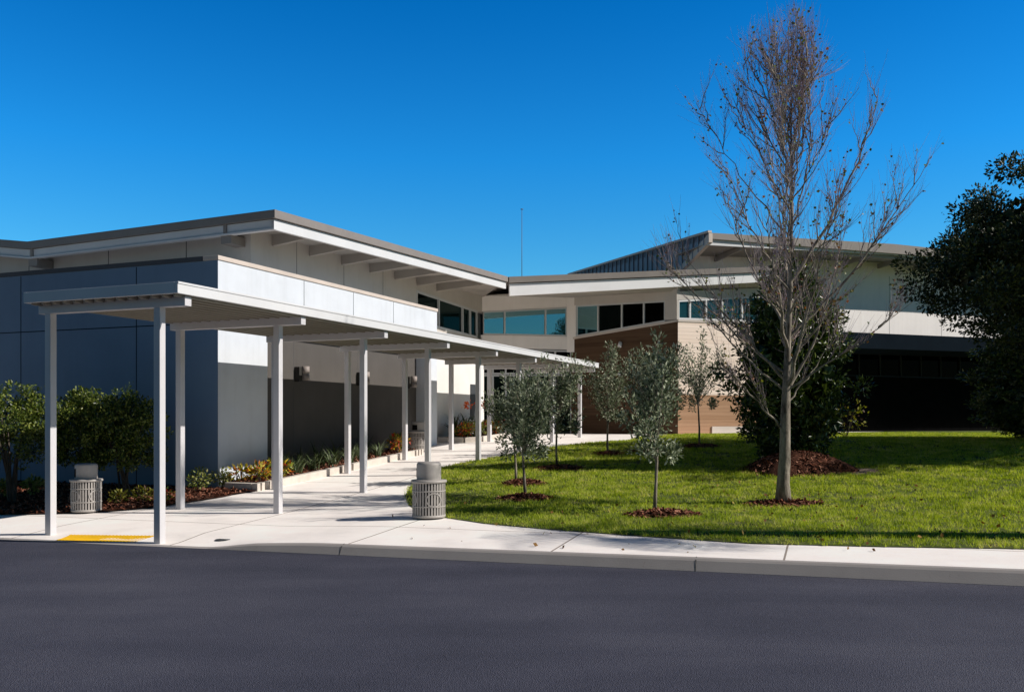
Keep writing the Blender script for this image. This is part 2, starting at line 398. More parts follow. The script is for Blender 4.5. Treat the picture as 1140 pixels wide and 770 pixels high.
# kerb with a rounded nose, lowered at the walkway
def ktop(k):
    x, y = kp(k, .16); return H(x, y)
mb = MB(); prof_n = 6
ks = [-120, -60, -30, -15] + [-8+i*.25 for i in range(int(24/.25))] + [16+i*3 for i in range(10)] + [80, 140]
rows = []
for k in ks:
    zt = ktop(k); h = zt-ROADZ
    row = [(0.0, ROADZ-.05), (0.0, ROADZ+.004), (h*.50, zt-h*.22), (h*.50+.03, zt-h*.06), (h*.5+.07, zt), (.17, zt+.001)]
    rows.append([(kp(k, d)[0]+0*z, kp(k, d)[1], z) for d, z in row])
for i in range(len(rows)-1):
    for j in range(prof_n-1):
        mb.add([rows[i][j], rows[i+1][j], rows[i+1][j+1], rows[i][j+1]], [(0,1,2,3)], 0, False)
for kj in [-6.9+4.9*i for i in range(9)]:
    zt = ktop(kj); h = zt-ROADZ; q = [(0.0-.004, ROADZ), (h*.5-.004, zt-h*.22+.004), (h*.5+.07, zt+.004), (.17, zt+.004)]
    for (d0, z0), (d1, z1) in zip(q[:-1], q[1:]): mb.add([(*kp(kj, d0), z0), (*kp(kj+.012, d0), z0), (*kp(kj+.012, d1), z1), (*kp(kj, d1), z1)], [(0,1,2,3)], 1)
kb = mb.build('kerb', [M['kerb'], M['joint']]); struct(kb)
mbj = MB()
pav = [kp(-60, .168), kp(-30,.168)]+[kp(-9+i*.25, .168) for i in range(110)]+[kp(60, .168), kp(60, 2.2), (40, 20), (40, 60), (-40, 60), (-45, 30)]
for _p in range(1): pass
struct(sheet('paving', pav, M['concrete'], 0, .6, region=(-16, 22, 6, 46)))

lawn_px_back = [(607,498.5),(580,504),(550,509),(515,515),(493,521),(475,530),(458,541),(451,552),(456,563),(474,573),(500,577),(540,583),(612,589.5),(724,598),(837,605.5),(980,609),(1140,611.5)]
LAWN = [at(x, y) for x, y in lawn_px_back]
LAWN = [(p.x, p.y) for p in LAWN]
e_ = Vector(LAWN[-1]); LAWN += [(e_.x+5, e_.y-1.5), (e_.x+30, e_.y-9), (52, 20), (52, 62), (20, 48.5), (14.5, 43), (7.6, 38.6)]
pA = at(650, 493.5); pB = at(700, 490.2); LAWN += [(5.2, 34.8), (pB.x, pB.y), (pA.x, pA.y)]
struct(sheet('lawn', LAWN, M['turf'], .012, .6, region=(-3, 30, 10, 50)))

def in_poly(X, Y, P):
    k = np.zeros(len(X), bool); n = len(P); j = n-1
    for i in range(n):
        xi, yi = P[i]; xj, yj = P[j]
        c = ((yi > Y) != (yj > Y)) & (X < (xj-xi)*(Y-yi)/(yj-yi+1e-12)+xi); k ^= c; j = i
    return k
def Hv(X, Y):
    dx, dy = X-O[0], Y-O[1]; s = dx*A1[0]+dy*A1[1]; t = dx*A2[0]+dy*A2[1]
    S = lambda a, b, v: (lambda u: u*u*(3-2*u))(np.clip((v-a)/(b-a), 0, 1))
    z = np.interp(s, HS, HZ)+.06*S(.9, 3, t)*(1-S(2, 6, s))
    dx, dy = X-K0.x, Y-K0.y; d = dx*KN.x+dy*KN.y; k = dx*KD.x+dy*KD.y
    return z-.065*(1-S(.2, 1.1, d))*(1-S(.6, 1.6, k))

# tree sites (pixel of the foot) – mulch rings keep the grass away
MULCH = [  # px, py, rx, ry(m), height, dirt tail
    ('a', 582, 540, .50, .36, .10), ('b', 584, 556, .52, .34, .09), ('c', 622, 522.5, .62, .42, .08), ('d', 677, 506, .45, .45, .06),
    ('e', 738, 574, .62, .36, .08), ('f', 729, 503, .62, .55, .06), ('g', 780, 497.5, .60, .65, .06),
    ('bare', 871, 562, .70, .34, .06), ('mag', 888, 524, 1.25, 1.05, .42)]
MC = {k: (at(px, py), rx, ry, h) for k, px, py, rx, ry, h in MULCH}
rng = np.random.default_rng(3)
def blades(name, n, region, dens_keep, size, mat, blades_per=6):
    X = rng.uniform(region[0], region[1], n); Y = rng.uniform(region[2], region[3], n)
    k = in_poly(X, Y, LAWN)
    k &= np.abs(X/Y) < .80
    for c, rx, ry, h in MC.values():
        k &= (((X-c.x)/(rx*.93))**2+((Y-c.y)/(ry*.93))**2 > rng.uniform(.8, 1.15, n))
    dm = MC['mag'][0]; k &= (((X-dm.x-.95)/.8)**2+((Y-dm.y+.45)/.42)**2 > rng.uniform(.7, 1.3, n))
    X, Y = X[k], Y[k]
    k = rng.uniform(0, 1, len(X)) < np.clip(dens_keep(Y), 0, 1); X, Y = X[k], Y[k]
    wear = np.array([noise.noise(Vector((x*.45+9, y*.6, 3)))+.5*noise.noise(Vector((x*1.7, y*2.1, 8))) for x, y in zip(X, Y)])
    k = rng.uniform(0, 1, len(X)) < np.clip(1.25+1.6*wear, .12, 1); X, Y = X[k], Y[k]
    X = np.repeat(X, blades_per); Y = np.repeat(Y, blades_per); m = len(X)
    X = X+rng.normal(0, .03, m); Y = Y+rng.normal(0, .03, m)
    Z = Hv(X, Y)+.008
    patch = np.array([noise.noise(Vector((x*.8, y*.8, 0))) for x, y in zip(X[::blades_per], Y[::blades_per])]).repeat(blades_per)
    hgt = size*(1+.55*patch)*rng.uniform(.55, 1.25, m); w = .0065*rng.uniform(.7, 1.3, m)*(Y/16)
    az = rng.uniform(0, 6.283, m); lean = rng.uniform(.1, .9, m)*hgt; la = rng.uniform(0, 6.283, m)
    bx, by = np.cos(az)*w, np.sin(az)*w
    V = np.empty((m, 3, 3)); V[:,0] = np.c_[X-bx, Y-by, Z]; V[:,1] = np.c_[X+bx, Y+by, Z]
    V[:,2] = np.c_[X+np.cos(la)*lean, Y+np.sin(la)*lean, Z+hgt]
    ob = raw(name, V.reshape(-1, 3), np.arange(m*3).reshape(-1, 3), mat)
    return ob
gr = blades("grass", 190000, (-3, 29, 10.5, 42), lambda Y: (19/Y)**1.4, .060, M['grass'], 6)
tag(gr, 'short sunlit green grass covering the lawn between pavement and building', 'grass', kind='stuff')

# mulch mounds
def ellipse_mound(name, c, rx, ry, h, label, cat='mulch', group=None, chips=260, seed=0):
    rg = np.random.default_rng(seed+11)
    t = thing(name, label, cat, c, group)
    mb = MB(); n = 40; rings = 7; vs = []; fs = []
    for i in range(rings+1):
        f = i/rings
        for j in range(n):
            a = 2*math.pi*j/n; wob = 1+.10*math.sin(3*a+seed)+.07*math.sin(7*a+seed*2.1)
            x = rx*f*wob*math.cos(a); y = ry*f*wob*math.sin(a)
            z = H(c.x+x, c.y+y)+.012+h*(1-f*f)*(1+.2*noise.noise(Vector((x*3, y*3, seed)))) - (.03 if i == rings else 0)
            vs.append((c.x+x, c.y+y, z))
    for i in range(rings):
        for j in range(n): fs.append((i*n+j, i*n+(j+1)%n, (i+1)*n+(j+1)%n, (i+1)*n+j))
    mb.add(vs, fs, 0, True); mb.build('mound', M['mulch'], t)
    # chips
    m = chips; a = rg.uniform(0, 6.283, m); f = np.sqrt(rg.uniform(0, 1, m))*1.08
    x = rx*f*np.cos(a); y = ry*f*np.sin(a); z = Hv(c.x+x, c.y+y)-c.z+.018+h*np.clip(1-f*f, 0, 1)
    L = rg.uniform(.02, .06, m); W = rg.uniform(.008, .018, m); az = rg.uniform(0, 6.283, m); tl = rg.normal(0, .5, m)
    u = np.c_[np.cos(az)*np.cos(tl), np.sin(az)*np.cos(tl), np.sin(tl)]; v = np.c_[-np.sin(az), np.cos(az), rg.normal(0, .4, m)]
    P = np.c_[x, y, z+.01]
    V = np.stack([P-u*L[:,None]-v*W[:,None], P+u*L[:,None]-v*W[:,None], P+u*L[:,None]+v*W[:,None], P-u*L[:,None]+v*W[:,None]], 1).reshape(-1, 3)
    ch = raw('bark_chips', V, np.arange(4*m).reshape(-1, 4), M['chips'], t); ch['kind'] = 'stuff'
    return t
GM = 'bark mulch rings around the trees on the lawn'
lab = {'a': 'bark mulch ring at the foot of the left twin silver tree, farther one', 'b': 'bark mulch ring nearest the concrete walk, below the front twin silver tree',
       'c': 'bark mulch ring of the silver tree behind the twin trees', 'd': 'bark mulch ring in shadow under the silver tree by the canopy end',
       'e': 'bark mulch ring of the front middle silver tree nearest the road', 'f': 'far bark mulch ring just behind the front middle silver tree',
       'g': 'bark mulch ring before the pale plank wall', 'bare': 'thin bark mulch ring around the trunk of the tall bare tree',
       'mag': 'large raised mound of red brown mulch under the dark evergreen'}
for i, (k, v) in enumerate(MC.items()):
    ellipse_mound('mulch_ring' if k != 'mag' else 'mulch_mound', v[0], v[1], v[2], v[3], lab[k], 'mulch', GM if k != 'mag' else None, 1600 if k == 'mag' else 420, i)
# bare soil patch by the mound
dm = MC['mag'][0]
mb = MB(); vs = [(dm.x+.95, dm.y-.45, H(dm.x+.95, dm.y-.45)+.03)]
for j in range(30):
    a = 2*math.pi*j/30; w = 1+.15*math.sin(3*a)+.1*math.sin(8*a)
    x, y = dm.x+.95+.85*w*math.cos(a), dm.y-.45+.46*w*math.sin(a); vs.append((x, y, H(x, y)+.016))
mb.add(vs, [(0, 1+j, 1+(j+1)%30) for j in range(30)], 0, True)
tag(mb.build('bare_soil_patch', M['dirt']), 'patch of bare grey soil beside the large mulch mound', 'soil patch')

# ------------------------------------------------------------------ canopy over the walkway
cano = thing('walkway_canopy', 'long white metal walkway canopy on slim posts running from the road to the entrance', 'canopy', ST(0, 0, 0.0))
ZT, ZF, ZB = 3.87, 3.70, 3.545
S0, S1, T0, T1 = -.3, 20.95, -2.5, .62
mb = MB()   # ribbed deck: pans with upstands hanging on the underside
mb.st(S0+.05, S1-.05, T0+.07, T1-.07, ZF+.10, ZF+.13)
nr = 14
for i in range(nr):
    t = T0+.12+(T1-T0-.24)*i/(nr-1)
    mb.st(S0+.06, S1-.06, t-.022, t+.022, ZF-.03, ZF+.099)
mb.build('roof_deck', M['deck'], cano)
mb = MB()
mb.st(S0, S1, T1-.06, T1, ZF, ZT); mb.st(S0, S1, T0, T0+.06, ZF, ZT)
mb.st(S0-.002, S0+.05, T0+.061, T1-.061, ZF, ZT-.002); mb.st(S1-.05, S1, T0+.061, T1-.061, ZF, ZT-.002)
mb.st(S0, S1, T1+.001, T1+.012, ZT-.03, ZT+.003); 
mb.build('edge_gutter', M['metal_white'], cano, .006)
BAY = 2.95
post_s = [0.0] + [BAY*i for i in range(1, 8)]
for i, s in enumerate(post_s):
    mb = MB(); mb.st(s-.07, s+.07, T0+.06, T1-.07, ZB, ZF-.012)
    for j in range(nr-1):
        t = T0+.12+(T1-T0-.24)*(j+.5)/(nr-1); mb.st(s-.03, s+.03, t-.02, t+.02, ZF-.02, ZF+.10)
    mb.build('beam', M['post'], cano, .006)
for t in (0.0, -2.25):
    for i, s in enumerate(post_s):
        p = ST(s, t); z0 = H(p.x, p.y)
        mb = MB(); w = .061
        mb.st(s-w, s+w, t-w, t+w, z0-.15, ZB)
        po = mb.build('post', M['post'], cano, .008)
tag_names = None

def glazed(a, b, zb0, zb1, zt0, zt1, cuts, frame, pane, par, fw=.07, name='window', inset=.08):
    """a run of windows from a to b; bottoms zb, tops zt at each end; cuts = fractions"""
    a, b = Vector(a), Vector(b); d = (b-a).normalized(); nrm = Vector((-d.y, d.x)); L = (b-a).length
    lp = lambda z0, z1, f: z0+(z1-z0)*f
    for i in range(len(cuts)-1):
        f0, f1 = cuts[i], cuts[i+1]; p, q = a.lerp(b, f0), a.lerp(b, f1)
        B0, B1, T0_, T1_ = lp(zb0,zb1,f0), lp(zb0,zb1,f1), lp(zt0,zt1,f0), lp(zt0,zt1,f1)
        g = fw/2/L
        pi, qi = a.lerp(b, f0+g), a.lerp(b, f1-g)
        m_ = MB()
        m_.wallseg(p, q, B0, B0+fw, B1, B1+fw, .12); m_.wallseg(p, q, T0_-fw, T0_, T1_-fw, T1_, .12)
        m_.wallseg(p, pi, B0+fw, T0_-fw, B0+fw, T0_-fw, .119); m_.wallseg(qi, q, B1+fw, T1_-fw, B1+fw, T1_-fw, .119)
        w = m_.build(name, frame, par)
        pm = MB(); ps, qs = pi+nrm*inset, qi+nrm*inset
        pm.wallseg(ps, qs, B0+fw, T0_-fw, B1+fw, T1_-fw, .02); pm.build('pane', pane[i] if isinstance(pane, list) else pane, w)
# MB.build subtracts the parent's origin for direct children; panes hang under windows that already sit in local space
_old = MB.build
def build2(s, name, mats, parent=None, bevel=0):
    if parent is not None and '_o' not in parent and parent.parent is not None:
        r = parent.parent; o = _old(s, name, mats, r, bevel); o.parent = parent; return o
    return _old(s, name, mats, parent, bevel)
MB.build = build2
# ------------------------------------------------------------------ left wing
LW = thing('performance_wing', 'left wing with white parapet box, blue shaded front and wide overhanging butterfly roof', 'building', ST(5.6, -3.55, .2))
TW, SW, SE = -3.55, 5.58, 16.35
TOPZ = 5.37+.03
mb = MB()
# front pier and parapet box, with a shallow recess in the long side
REC0, REC1 = 7.35, 15.55
mb.st(SW+.01, 16.35, -24, TW-.36, -.5, TOPZ)                                   # core
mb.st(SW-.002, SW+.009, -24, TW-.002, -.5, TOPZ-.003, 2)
mb.st(SW, REC0, TW-.36, TW, -.5, TOPZ)                               # front pier
mb.st(REC1, SE, TW-.36, TW, -.5, TOPZ)                               # far pier
mb.st(REC0, REC1, TW-.36, TW, 4.1, TOPZ)                             # parapet between
for s in (8.85, 11.2, 13.45): mb.st(s-.008, s+.008, TW-.01, TW+.003, 4.12, TOPZ-.02, 1)
for t in (-5.9, -9.6, -13.4, -17.5): mb.st(SW-.005, SW+.005, t-.012, t+.012, -.3, TOPZ-.02, 1)
mb.st(SW-.0055, SW+.005, -24, TW-.01, 3.99, 4.015, 1)
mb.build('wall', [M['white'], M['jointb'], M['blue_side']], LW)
mb = MB()
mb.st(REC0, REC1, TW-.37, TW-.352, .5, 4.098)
for s in (8.9, 12.0, 14.6): mb.st(s-.008, s+.008, TW-.36, TW-.349, .6, 4.09, 1)
mb.build('recessed_wall_panel', [M['tan'], M['joint']], LW)
mb = MB()
mb.st(SW-.03, SE+.03, TW-.40, TW+.03, TOPZ, TOPZ+.10); mb.build('parapet_cap', M['cap'], LW, .01)
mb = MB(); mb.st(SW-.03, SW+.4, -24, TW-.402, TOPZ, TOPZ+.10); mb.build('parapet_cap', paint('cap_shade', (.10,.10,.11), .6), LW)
# upper storey
TU, SU = -4.95, 8.35
def tu(s): return -4.82-.0885*(s-8.35)
def rz(s, t):   # underside of the roof sheet
    e = 6.97+(7.46-6.97)*(s-7.7)/14.9
    if t > -11.9: return e-.18*(-3.6-t)/8.3-.20
    return e-.18-.20+.13*(-11.9-t)
mb = MB()
def stp(s, t, z): v = ST(s, t); return (v.x, v.y, z)
def uw(s0, s1, t0, t1, z0):
    mb.hexa([stp(s0,t0,z0), stp(s1,t0,z0), stp(s1,t1,z0), stp(s0,t1,z0),
             stp(s0,t0,rz(s0,t0)-.01), stp(s1,t0,rz(s1,t0)-.01), stp(s1,t1,rz(s1,t1)-.01), stp(s0,t1,rz(s0,t1)-.01)])
# side wall left of windows, above and below windows
WS0, WS1, WZ0, WZ1 = 19.2, 26.6, 5.40, 6.60
def SWp(s_, off=0.0): v = ST(s_, tu(s_)+off); return (v.x, v.y)
def swall(s0, s1, z00, z01, z10, z11, m=0, off=0.0, th=.3): mb.wallseg(SWp(s0, off), SWp(s1, off), z00, z01, z10, z11, th, m)
rr_ = lambda s_: rz(s_, tu(s_))-.01
mb.hexa([stp(SU+.02,-24,1), stp(28,-24,1), stp(28,-7.2,1), stp(SU+.02,-5.3,1), stp(SU+.02,-24,rz(SU,-12)-.1), stp(28,-24,rz(28,-12)-.1), stp(28,-7.2,rz(28,-7.2)-.02), stp(SU+.02,-5.3,rz(SU,-5.3)-.02)])
mb.hexa([stp(SU,-24,1), stp(SU+.019,-24,1), stp(SU+.019,-11.9,1), stp(SU,-11.9,1), stp(SU,-24,rz(SU,-24)-.01), stp(SU+.019,-24,rz(SU,-24)-.01), stp(SU+.019,-11.9,rz(SU,-11.9)-.01), stp(SU,-11.9,rz(SU,-11.9)-.01)])
mb.hexa([stp(SU,-11.9,1), stp(SU+.019,-11.9,1), stp(SU+.019,tu(SU)-.001,1), stp(SU,tu(SU)-.001,1), stp(SU,-11.9,rz(SU,-11.9)-.01), stp(SU+.019,-11.9,rz(SU,-11.9)-.01), stp(SU+.019,tu(SU)-.001,rz(SU,tu(SU))-.01), stp(SU,tu(SU)-.001,rz(SU,tu(SU))-.01)])
swall(SU+.02, WS0, 1, rr_(SU), 1, rr_(WS0)); swall(WS0, 27.5, WZ1+.001, rr_(WS0), WZ1+.001, rr_(27.5)); swall(WS0, 27.5, 1, WZ0-.001, 1, WZ0-.001)
for s_ in (10.6, 13.4, 16.2): swall(s_, s_+.02, 5.0, 6.9, 5.0, 6.9, 1, .004, .02)
for t in (-6.9, -9.6, -12.6, -16.0): mb.st(SU-.003, SU+.005, t-.012, t+.012, 5.0, rz(SU, t)-.05, 1)
mb.build('upper_wall', [M['upper'], M['joint']], LW)
def SF(px):
    k = (px-570)/F; a = Vector(SWp(WS0)); b = Vector(SWp(27.0)); dd = b-a; return WS0+(27.0-WS0)*(k*a.y-a.x)/(dd.x-k*dd.y)
w0, w1 = SF(463.5), SF(531.5)
glazed(SWp(w0, .01), SWp(w1, .01), WZ0, WZ0, WZ1, WZ1, [(SF(p)-w0)/(w1-w0) for p in (463.5, 489, 515.5, 524, 531.5)], M['frame'], M['glass_dark'], LW, fw=.08)
if w0 > WS0: mb = MB(); mb.wallseg(SWp(WS0), SWp(w0), WZ0-.01, WZ1+.01, WZ0-.01, WZ1+.01, .3); mb.wallseg(SWp(w1+.01), SWp(27.4), WZ0-.01, WZ1+.01, WZ0-.01, WZ1+.01, .3); mb.build('upper_wall', M['upper'], LW)

# roof sheet and edges
def roof_strip(name, ring, th, mat, par): m_ = MB(); m_.slab(ring, th); return m_.build(name, mat, par)
E0, E1, TE = 7.7, 22.62, -3.6
TV = -11.9
def rt(s, t): return rz(s, t)+.20
mbr = MB()
mbr.slab([stp(E0,TE,rt(E0,TE)), stp(E0,TV,rt(E0,TV)), stp(30,TV,rt(30,TV)), stp(30,-6.5,rt(30,-6.5)), stp(27,-6.4,rt(27,-6.4)), stp(E1,TE,rt(E1,TE))][::-1], .20)
mbr.slab([stp(E0,TV,rt(E0,TV)), stp(E0,-26,rt(E0,-26)), stp(30,-26,rt(30,-26)), stp(30,TV,rt(30,TV))][::-1], .20)
roof = mbr.build('roof', M['capdark'], LW)
sf = MB()
def sz(s, t, d=.012): return rz(s, t)-d
sf.slab([stp(E0+.25,TE-.25,sz(E0,TE)), stp(E0+.25,TU-.2,sz(E0,TU)), stp(26.6,tu(26.6)+.01,sz(26.6,-6.4)), stp(E1,TE-.25,sz(E1,TE))][::-1], .03)
sf.build('soffit', M['soffit'], LW)
# white edge beam (channel) under the roof edge
bm_ = MB()
def beamseg(s0, t0, s1, t1, th, z_off0, z_off1):
    a, b = ST(s0, t0), ST(s1, t1)
    bm_.wallseg(a, b, rz(s0,t0)-z_off1, rz(s0,t0)-z_off0, rz(s1,t1)-z_off1, rz(s1,t1)-z_off0, th)
beamseg(E0+.08, TE-.08, E1-.02, TE-.08, .10, .015, .27)
eb = bm_.build('edge_beam', M['metal_white'], LW)
bm_ = MB(); beamseg(E0+.08, TV, E0+.08, TE-.081, .10, .015, .27); beamseg(E0+.08, -26, E0+.08, TV-.01, .10, .015, .27)
beamseg(E0+.04, TV, E0+.04, TE-.05, .16, .23, .272); beamseg(E0+.04, -26, E0+.04, TV-.01, .16, .23, .272)
bm_.build('edge_beam', M['metal_white'], LW)
for i in range(7):
    s = 9.4+1.95*i; w = .06; m_ = MB(); T = tu(s)+.01
    m_.hexa([stp(s-w,T,rz(s,T)-.34), stp(s+w,T,rz(s,T)-.34), stp(s+w,TE-.19,rz(s,TE)-.24), stp(s-w,TE-.19,rz(s,TE)-.24),
             stp(s-w,T,rz(s,T)-.045), stp(s+w,T,rz(s,T)-.045), stp(s+w,TE-.19,rz(s,TE)-.045), stp(s-w,TE-.19,rz(s,TE)-.045)])
    m_.build('outrigger_beam', M['soffit'], LW)
for t in (-5.15, TV+.1, -18.5):
    m_ = MB(); z = rz(8.5, t); m_.st(E0+.10, SU-.01, t-.16, t+.16, z-.50, z-.28); m_.st(E0+.05, E0+.075, t-.05, t+.05, z-.28, z-.02)
    m_.build('roof_bracket', M['capdark'], LW)
# low wall beyond the parapet box
mb = MB(); mb.st(SE+.01, 21.3, -6.3, -4.05, .6, 4.55); mb.st(SE+.01, 21.35, -4.20, -4.0, 4.55, 4.65, 1)
mb.build('side_wall', [paint('cream_wall', (.72,.70,.67), .9, .04), M['cap']], LW)
mb = MB(); mb.st(20.05, 20.9, -4.06, -4.02, 1.85, 3.15); mb.build('side_window', M['frame_dark'], LW)  # flat dark panel for the window at the wall's far end

# wall lamps
def wall_lamp(s, label):
    p = ST(s, TW-.35, 3.05); t = thing('wall_lamp', label, 'lamp', p, 'wall lamps along the tan recessed wall')
    m_ = MB(); m_.st(s-.17, s-.02, TW-.35, TW-.20, 2.82, 3.2); m_.build('bracket', M['lamp'], t)
    c = ST(s+.05, TW-.16, 2.86); m_ = MB(); m_.lathe([(.0,0),(.10,0),(.10,.14),(.085,.15),(.085,.18),(.10,.19),(.10,.36),(0,.36)], c, 20); m_.build('lamp_body', M['lampl'], t)
    return t
wall_lamp(9.1, 'bronze wall lamp nearest the road, on the tan recessed wall')
wall_lamp(12.1, 'middle bronze wall lamp of three on the tan recessed wall')
wall_lamp(15.0, 'bronze wall lamp farthest along the tan wall, before the end pier')

# ------------------------------------------------------------------ entrance hall
PX = lambda px, D: ((px-570)/F*D, D)
ZY = lambda y, D: EYE+(467-y)*D/F
EH = thing('entrance_hall', 'entrance hall with glass front, curved roof edge and brown plank wall', 'building', (2.7, 41, 1.2))
C = PX(754.7, 39.2); W_ = PX(636, 42.0); I_ = PX(535.5, 41.0); E_ = PX(940, 39.2+4.2)
ex, ey = .904, .429
Rt = lambda k: (C[0]+ex*k, C[1]+ey*k)
RE = 6.6
wt = ZY(358, 39.2); wl = ZY(378, 42.0)
mb = MB()
mb.wallseg(W_, C, .8, wl, .8, wt, .3); lf = mb.build('plank_wall', M['wood_dark'], EH)
mb = MB(); mb.wallseg((C[0]+.003, C[1]+.003), Rt(RE), 2.9, wt, 2.9, wt+.12, .3); mb.build('plank_wall', M['wood_pale'], EH)['label'] = 'pale sunlit planks'
mb = MB(); mb.wallseg((C[0]+.003, C[1]+.003), Rt(RE), .8, 2.897, .8, 2.897, .3); mb.build('plank_wall', M['wood_tan'], EH)['label'] = 'lower tan planks'
mb = MB(); a = Rt(1.75); n_ = (.429*.06, -.904*.06); mb.wallseg((a[0]+n_[0], a[1]+n_[1]), (Rt(RE)[0]+n_[0], Rt(RE)[1]+n_[1]), .8, 1.55, .8, 1.55, .055); mb.build('plinth', M['plinth'], EH)
mb = MB()
d = Vector((C[0]-W_[0], C[1]-W_[1])).normalized(); nn = Vector((d.y, -d.x))
mb.wallseg((W_[0]+nn.x*.03, W_[1]+nn.y*.03), (C[0]+nn.x*.03, C[1]+nn.y*.03), wl+.001, wl+.09, wt+.001, wt+.09, .36)
mb.wallseg((C[0]+.429*.03, C[1]-.904*.03), (Rt(RE)[0], Rt(RE)[1]-.03), wt+.002, wt+.092, wt+.122, wt+.21, .3)
mb.build('wall_cap', M['plinth'], EH)

fm = lambda px: (px-535.5)/(636-535.5)
glazed(I_, W_, ZY(372.5,41), ZY(374.5,42), ZY(346.5,41), ZY(341.5,42), [fm(538), fm(561.5), fm(607), fm(631)], M['frame'], M['glass'], EH)
# header, sill band and infill of the glass front
SOF = ZY(331, 42)
mb = MB()
mb.wallseg(I_, W_, ZY(346.3,41), SOF+.1, ZY(341.2,42), SOF+.1, .3)
mb.wallseg(I_, W_, ZY(387,41), ZY(372.7,41), ZY(389,42), ZY(374.7,42), .3)
mb.wallseg(PX(631,41.95), PX(643,41.9), 4.9, SOF+.1, 4.9, SOF+.1, .25)
mb.build('white_wall_band', M['brightwall'], EH)
# lower glazing with doors
z0g = 1.15
glazed(I_, W_, ZY(416.5,41), ZY(416.5,42), ZY(388,41), ZY(390,42), [0, .13, .27, .46, .64, .82, 1], M['frame'], M['glass_black'], EH)
glazed(I_, W_, z0g, z0g, ZY(417,41), ZY(417,42), [0, .13, .27, .46, .64, .82, 1], M['frame'], M['glass_dark'], EH, name='door')
mb = MB(); mb.wallseg((I_[0]-.3, I_[1]+3), (W_[0]+1, W_[1]+3), .8, 7, .8, 7, .2); mb.build('inner_wall', M['frame_dark'], EH)
# windows over the brown wall
wt2, wl2 = wt+.095, wl+.095
def LF(px):
    # fraction along W_->C for a view direction px
    k = (px-570)/F; dx, dy = C[0]-W_[0], C[1]-W_[1]
    return (k*W_[1]-W_[0])/(dx-k*dy)
glazed(W_, C, wl2, wt2, ZY(340,42), ZY(333.5,39.2), [LF(641), LF(665.5), LF(692), LF(716.5), LF(740)], M['frame'], [M['glass'], M['glass_dark'], M['glass_black'], M['glass_black']], EH)  # darker panes put the mirrored trees into the glass colour
mb = MB(); dC = Vector(C)-Vector(W_)
p741 = Vector(W_)+dC*LF(740.2)
mb.wallseg(p741, C, wt2, ZY(320,39.2), wt2, ZY(320,39.2), .25)
mb.wallseg(W_, p741, ZY(340,42)+.003, SOF+.1, ZY(334,39.3)+.003, ZY(320,39), .25)
mb.build('white_wall_band', M['upper'], EH)
# windows over the pale wall
def RF(px):
    k = (px-570)/F; return (k*C[1]-C[0])/(ex-k*ey)
zt = lambda k: 6.90+.10*k
cuts = [RF(753.5)+.1, RF(768.5), RF(786.5), RF(804.5), RF(826.5), RF(845), RF(866)]
L_ = cuts[-1]-cuts[0]
glazed(Rt(cuts[0]), Rt(cuts[-1]), wt2+.005, wt2+.11, zt(0), zt(cuts[-1]), [(c-cuts[0])/L_ for c in cuts], M['metal_white'], M['glass_teal'], EH, fw=.075)
mb = MB(); mb.wallseg(Rt(-.06), Rt(RE), zt(0)+.003, zt(0)+.36, zt(RE), zt(RE)+.34, .3)
mb.wallseg(Rt(-.05), Rt(cuts[0]-.003), wt2, zt(0), wt2, zt(0), .25)
mb.wallseg(Rt(cuts[-1]+.003), Rt(RE), wt2+.1, zt(cuts[-1]), wt2+.1, zt(cuts[-1]), .25)
mb.build('window_header', M['upper'], EH)
# roof: edge from the valley at A to the right, rising
A_ = PX(566.8, 36.4)
fd = Vector((.945, .327)); Ap = Vector(A_)
def Fp(k): p = Ap+fd*k; return (p.x, p.y)
FEND = 12.4
fb = lambda k: 6.72+(7.82-6.72)*k/11.5      # bottom
ft = lambda k: 7.46+(8.48-7.46)*k/11.5      # top
mb = MB(); back = [(20, 47), (-1, 47)]
mb.slab([(*Fp(0), ft(0)), (*Fp(FEND), ft(FEND)), (13.6, 45.5, 8.3), (2, 50, 7.9), (I_[0]-.2, I_[1]+.2, 7.62)], .24)
mb.build('roof', M['capdark'], EH)
mb = MB()
kk = [FEND*i/8 for i in range(9)]
for i in range(8):
    a, b = kk[i], kk[i+1]
    mb.wallseg((Fp(a)[0]+.02, Fp(a)[1]+.10), (Fp(b)[0]+.02, Fp(b)[1]+.10), fb(a), ft(a)-.27, fb(b), ft(b)-.27, .12)
mb.build('fascia', M['bright'], EH)
mb = MB()
mb.slab([(Fp(0)[0]+.02, Fp(0)[1]+.23, fb(0)+.10), (Fp(FEND)[0], Fp(FEND)[1]+.23, fb(FEND)+.10), (*Rt(RE), 7.9), (C[0]+.3, C[1]+.4, 7.36), (W_[0]+.2, W_[1]+.3, SOF+.05), (I_[0], I_[1]+.3, SOF+.02)], .03)
mb.build('soffit', M['soffit'], EH)
for (px, py) in ((692, 383), (692, 415)):
    f = LF(px); p = Vector(W_)+dC*f; z = ZY(py, p.y)
    t = thing('spotlight', 'small white spotlight on the brown plank wall, the %s one' % ('upper' if py < 400 else 'lower'), 'lamp', (p.x, p.y, z), 'spotlights on the brown plank wall')
    m_ = MB(); q = p+nn*.12; m_.tube([(p.x, p.y, z), (q.x, q.y, z)], .03, 10); m_.build('bracket', M['metal_white'], t)
    m_ = MB(); m_.tube([(q.x, q.y, z+.07), (q.x+nn.x*.1, q.y+nn.y*.1, z-.12)], [.075, .09], 14); m_.build('lamp_head', M['metal_white'], t)

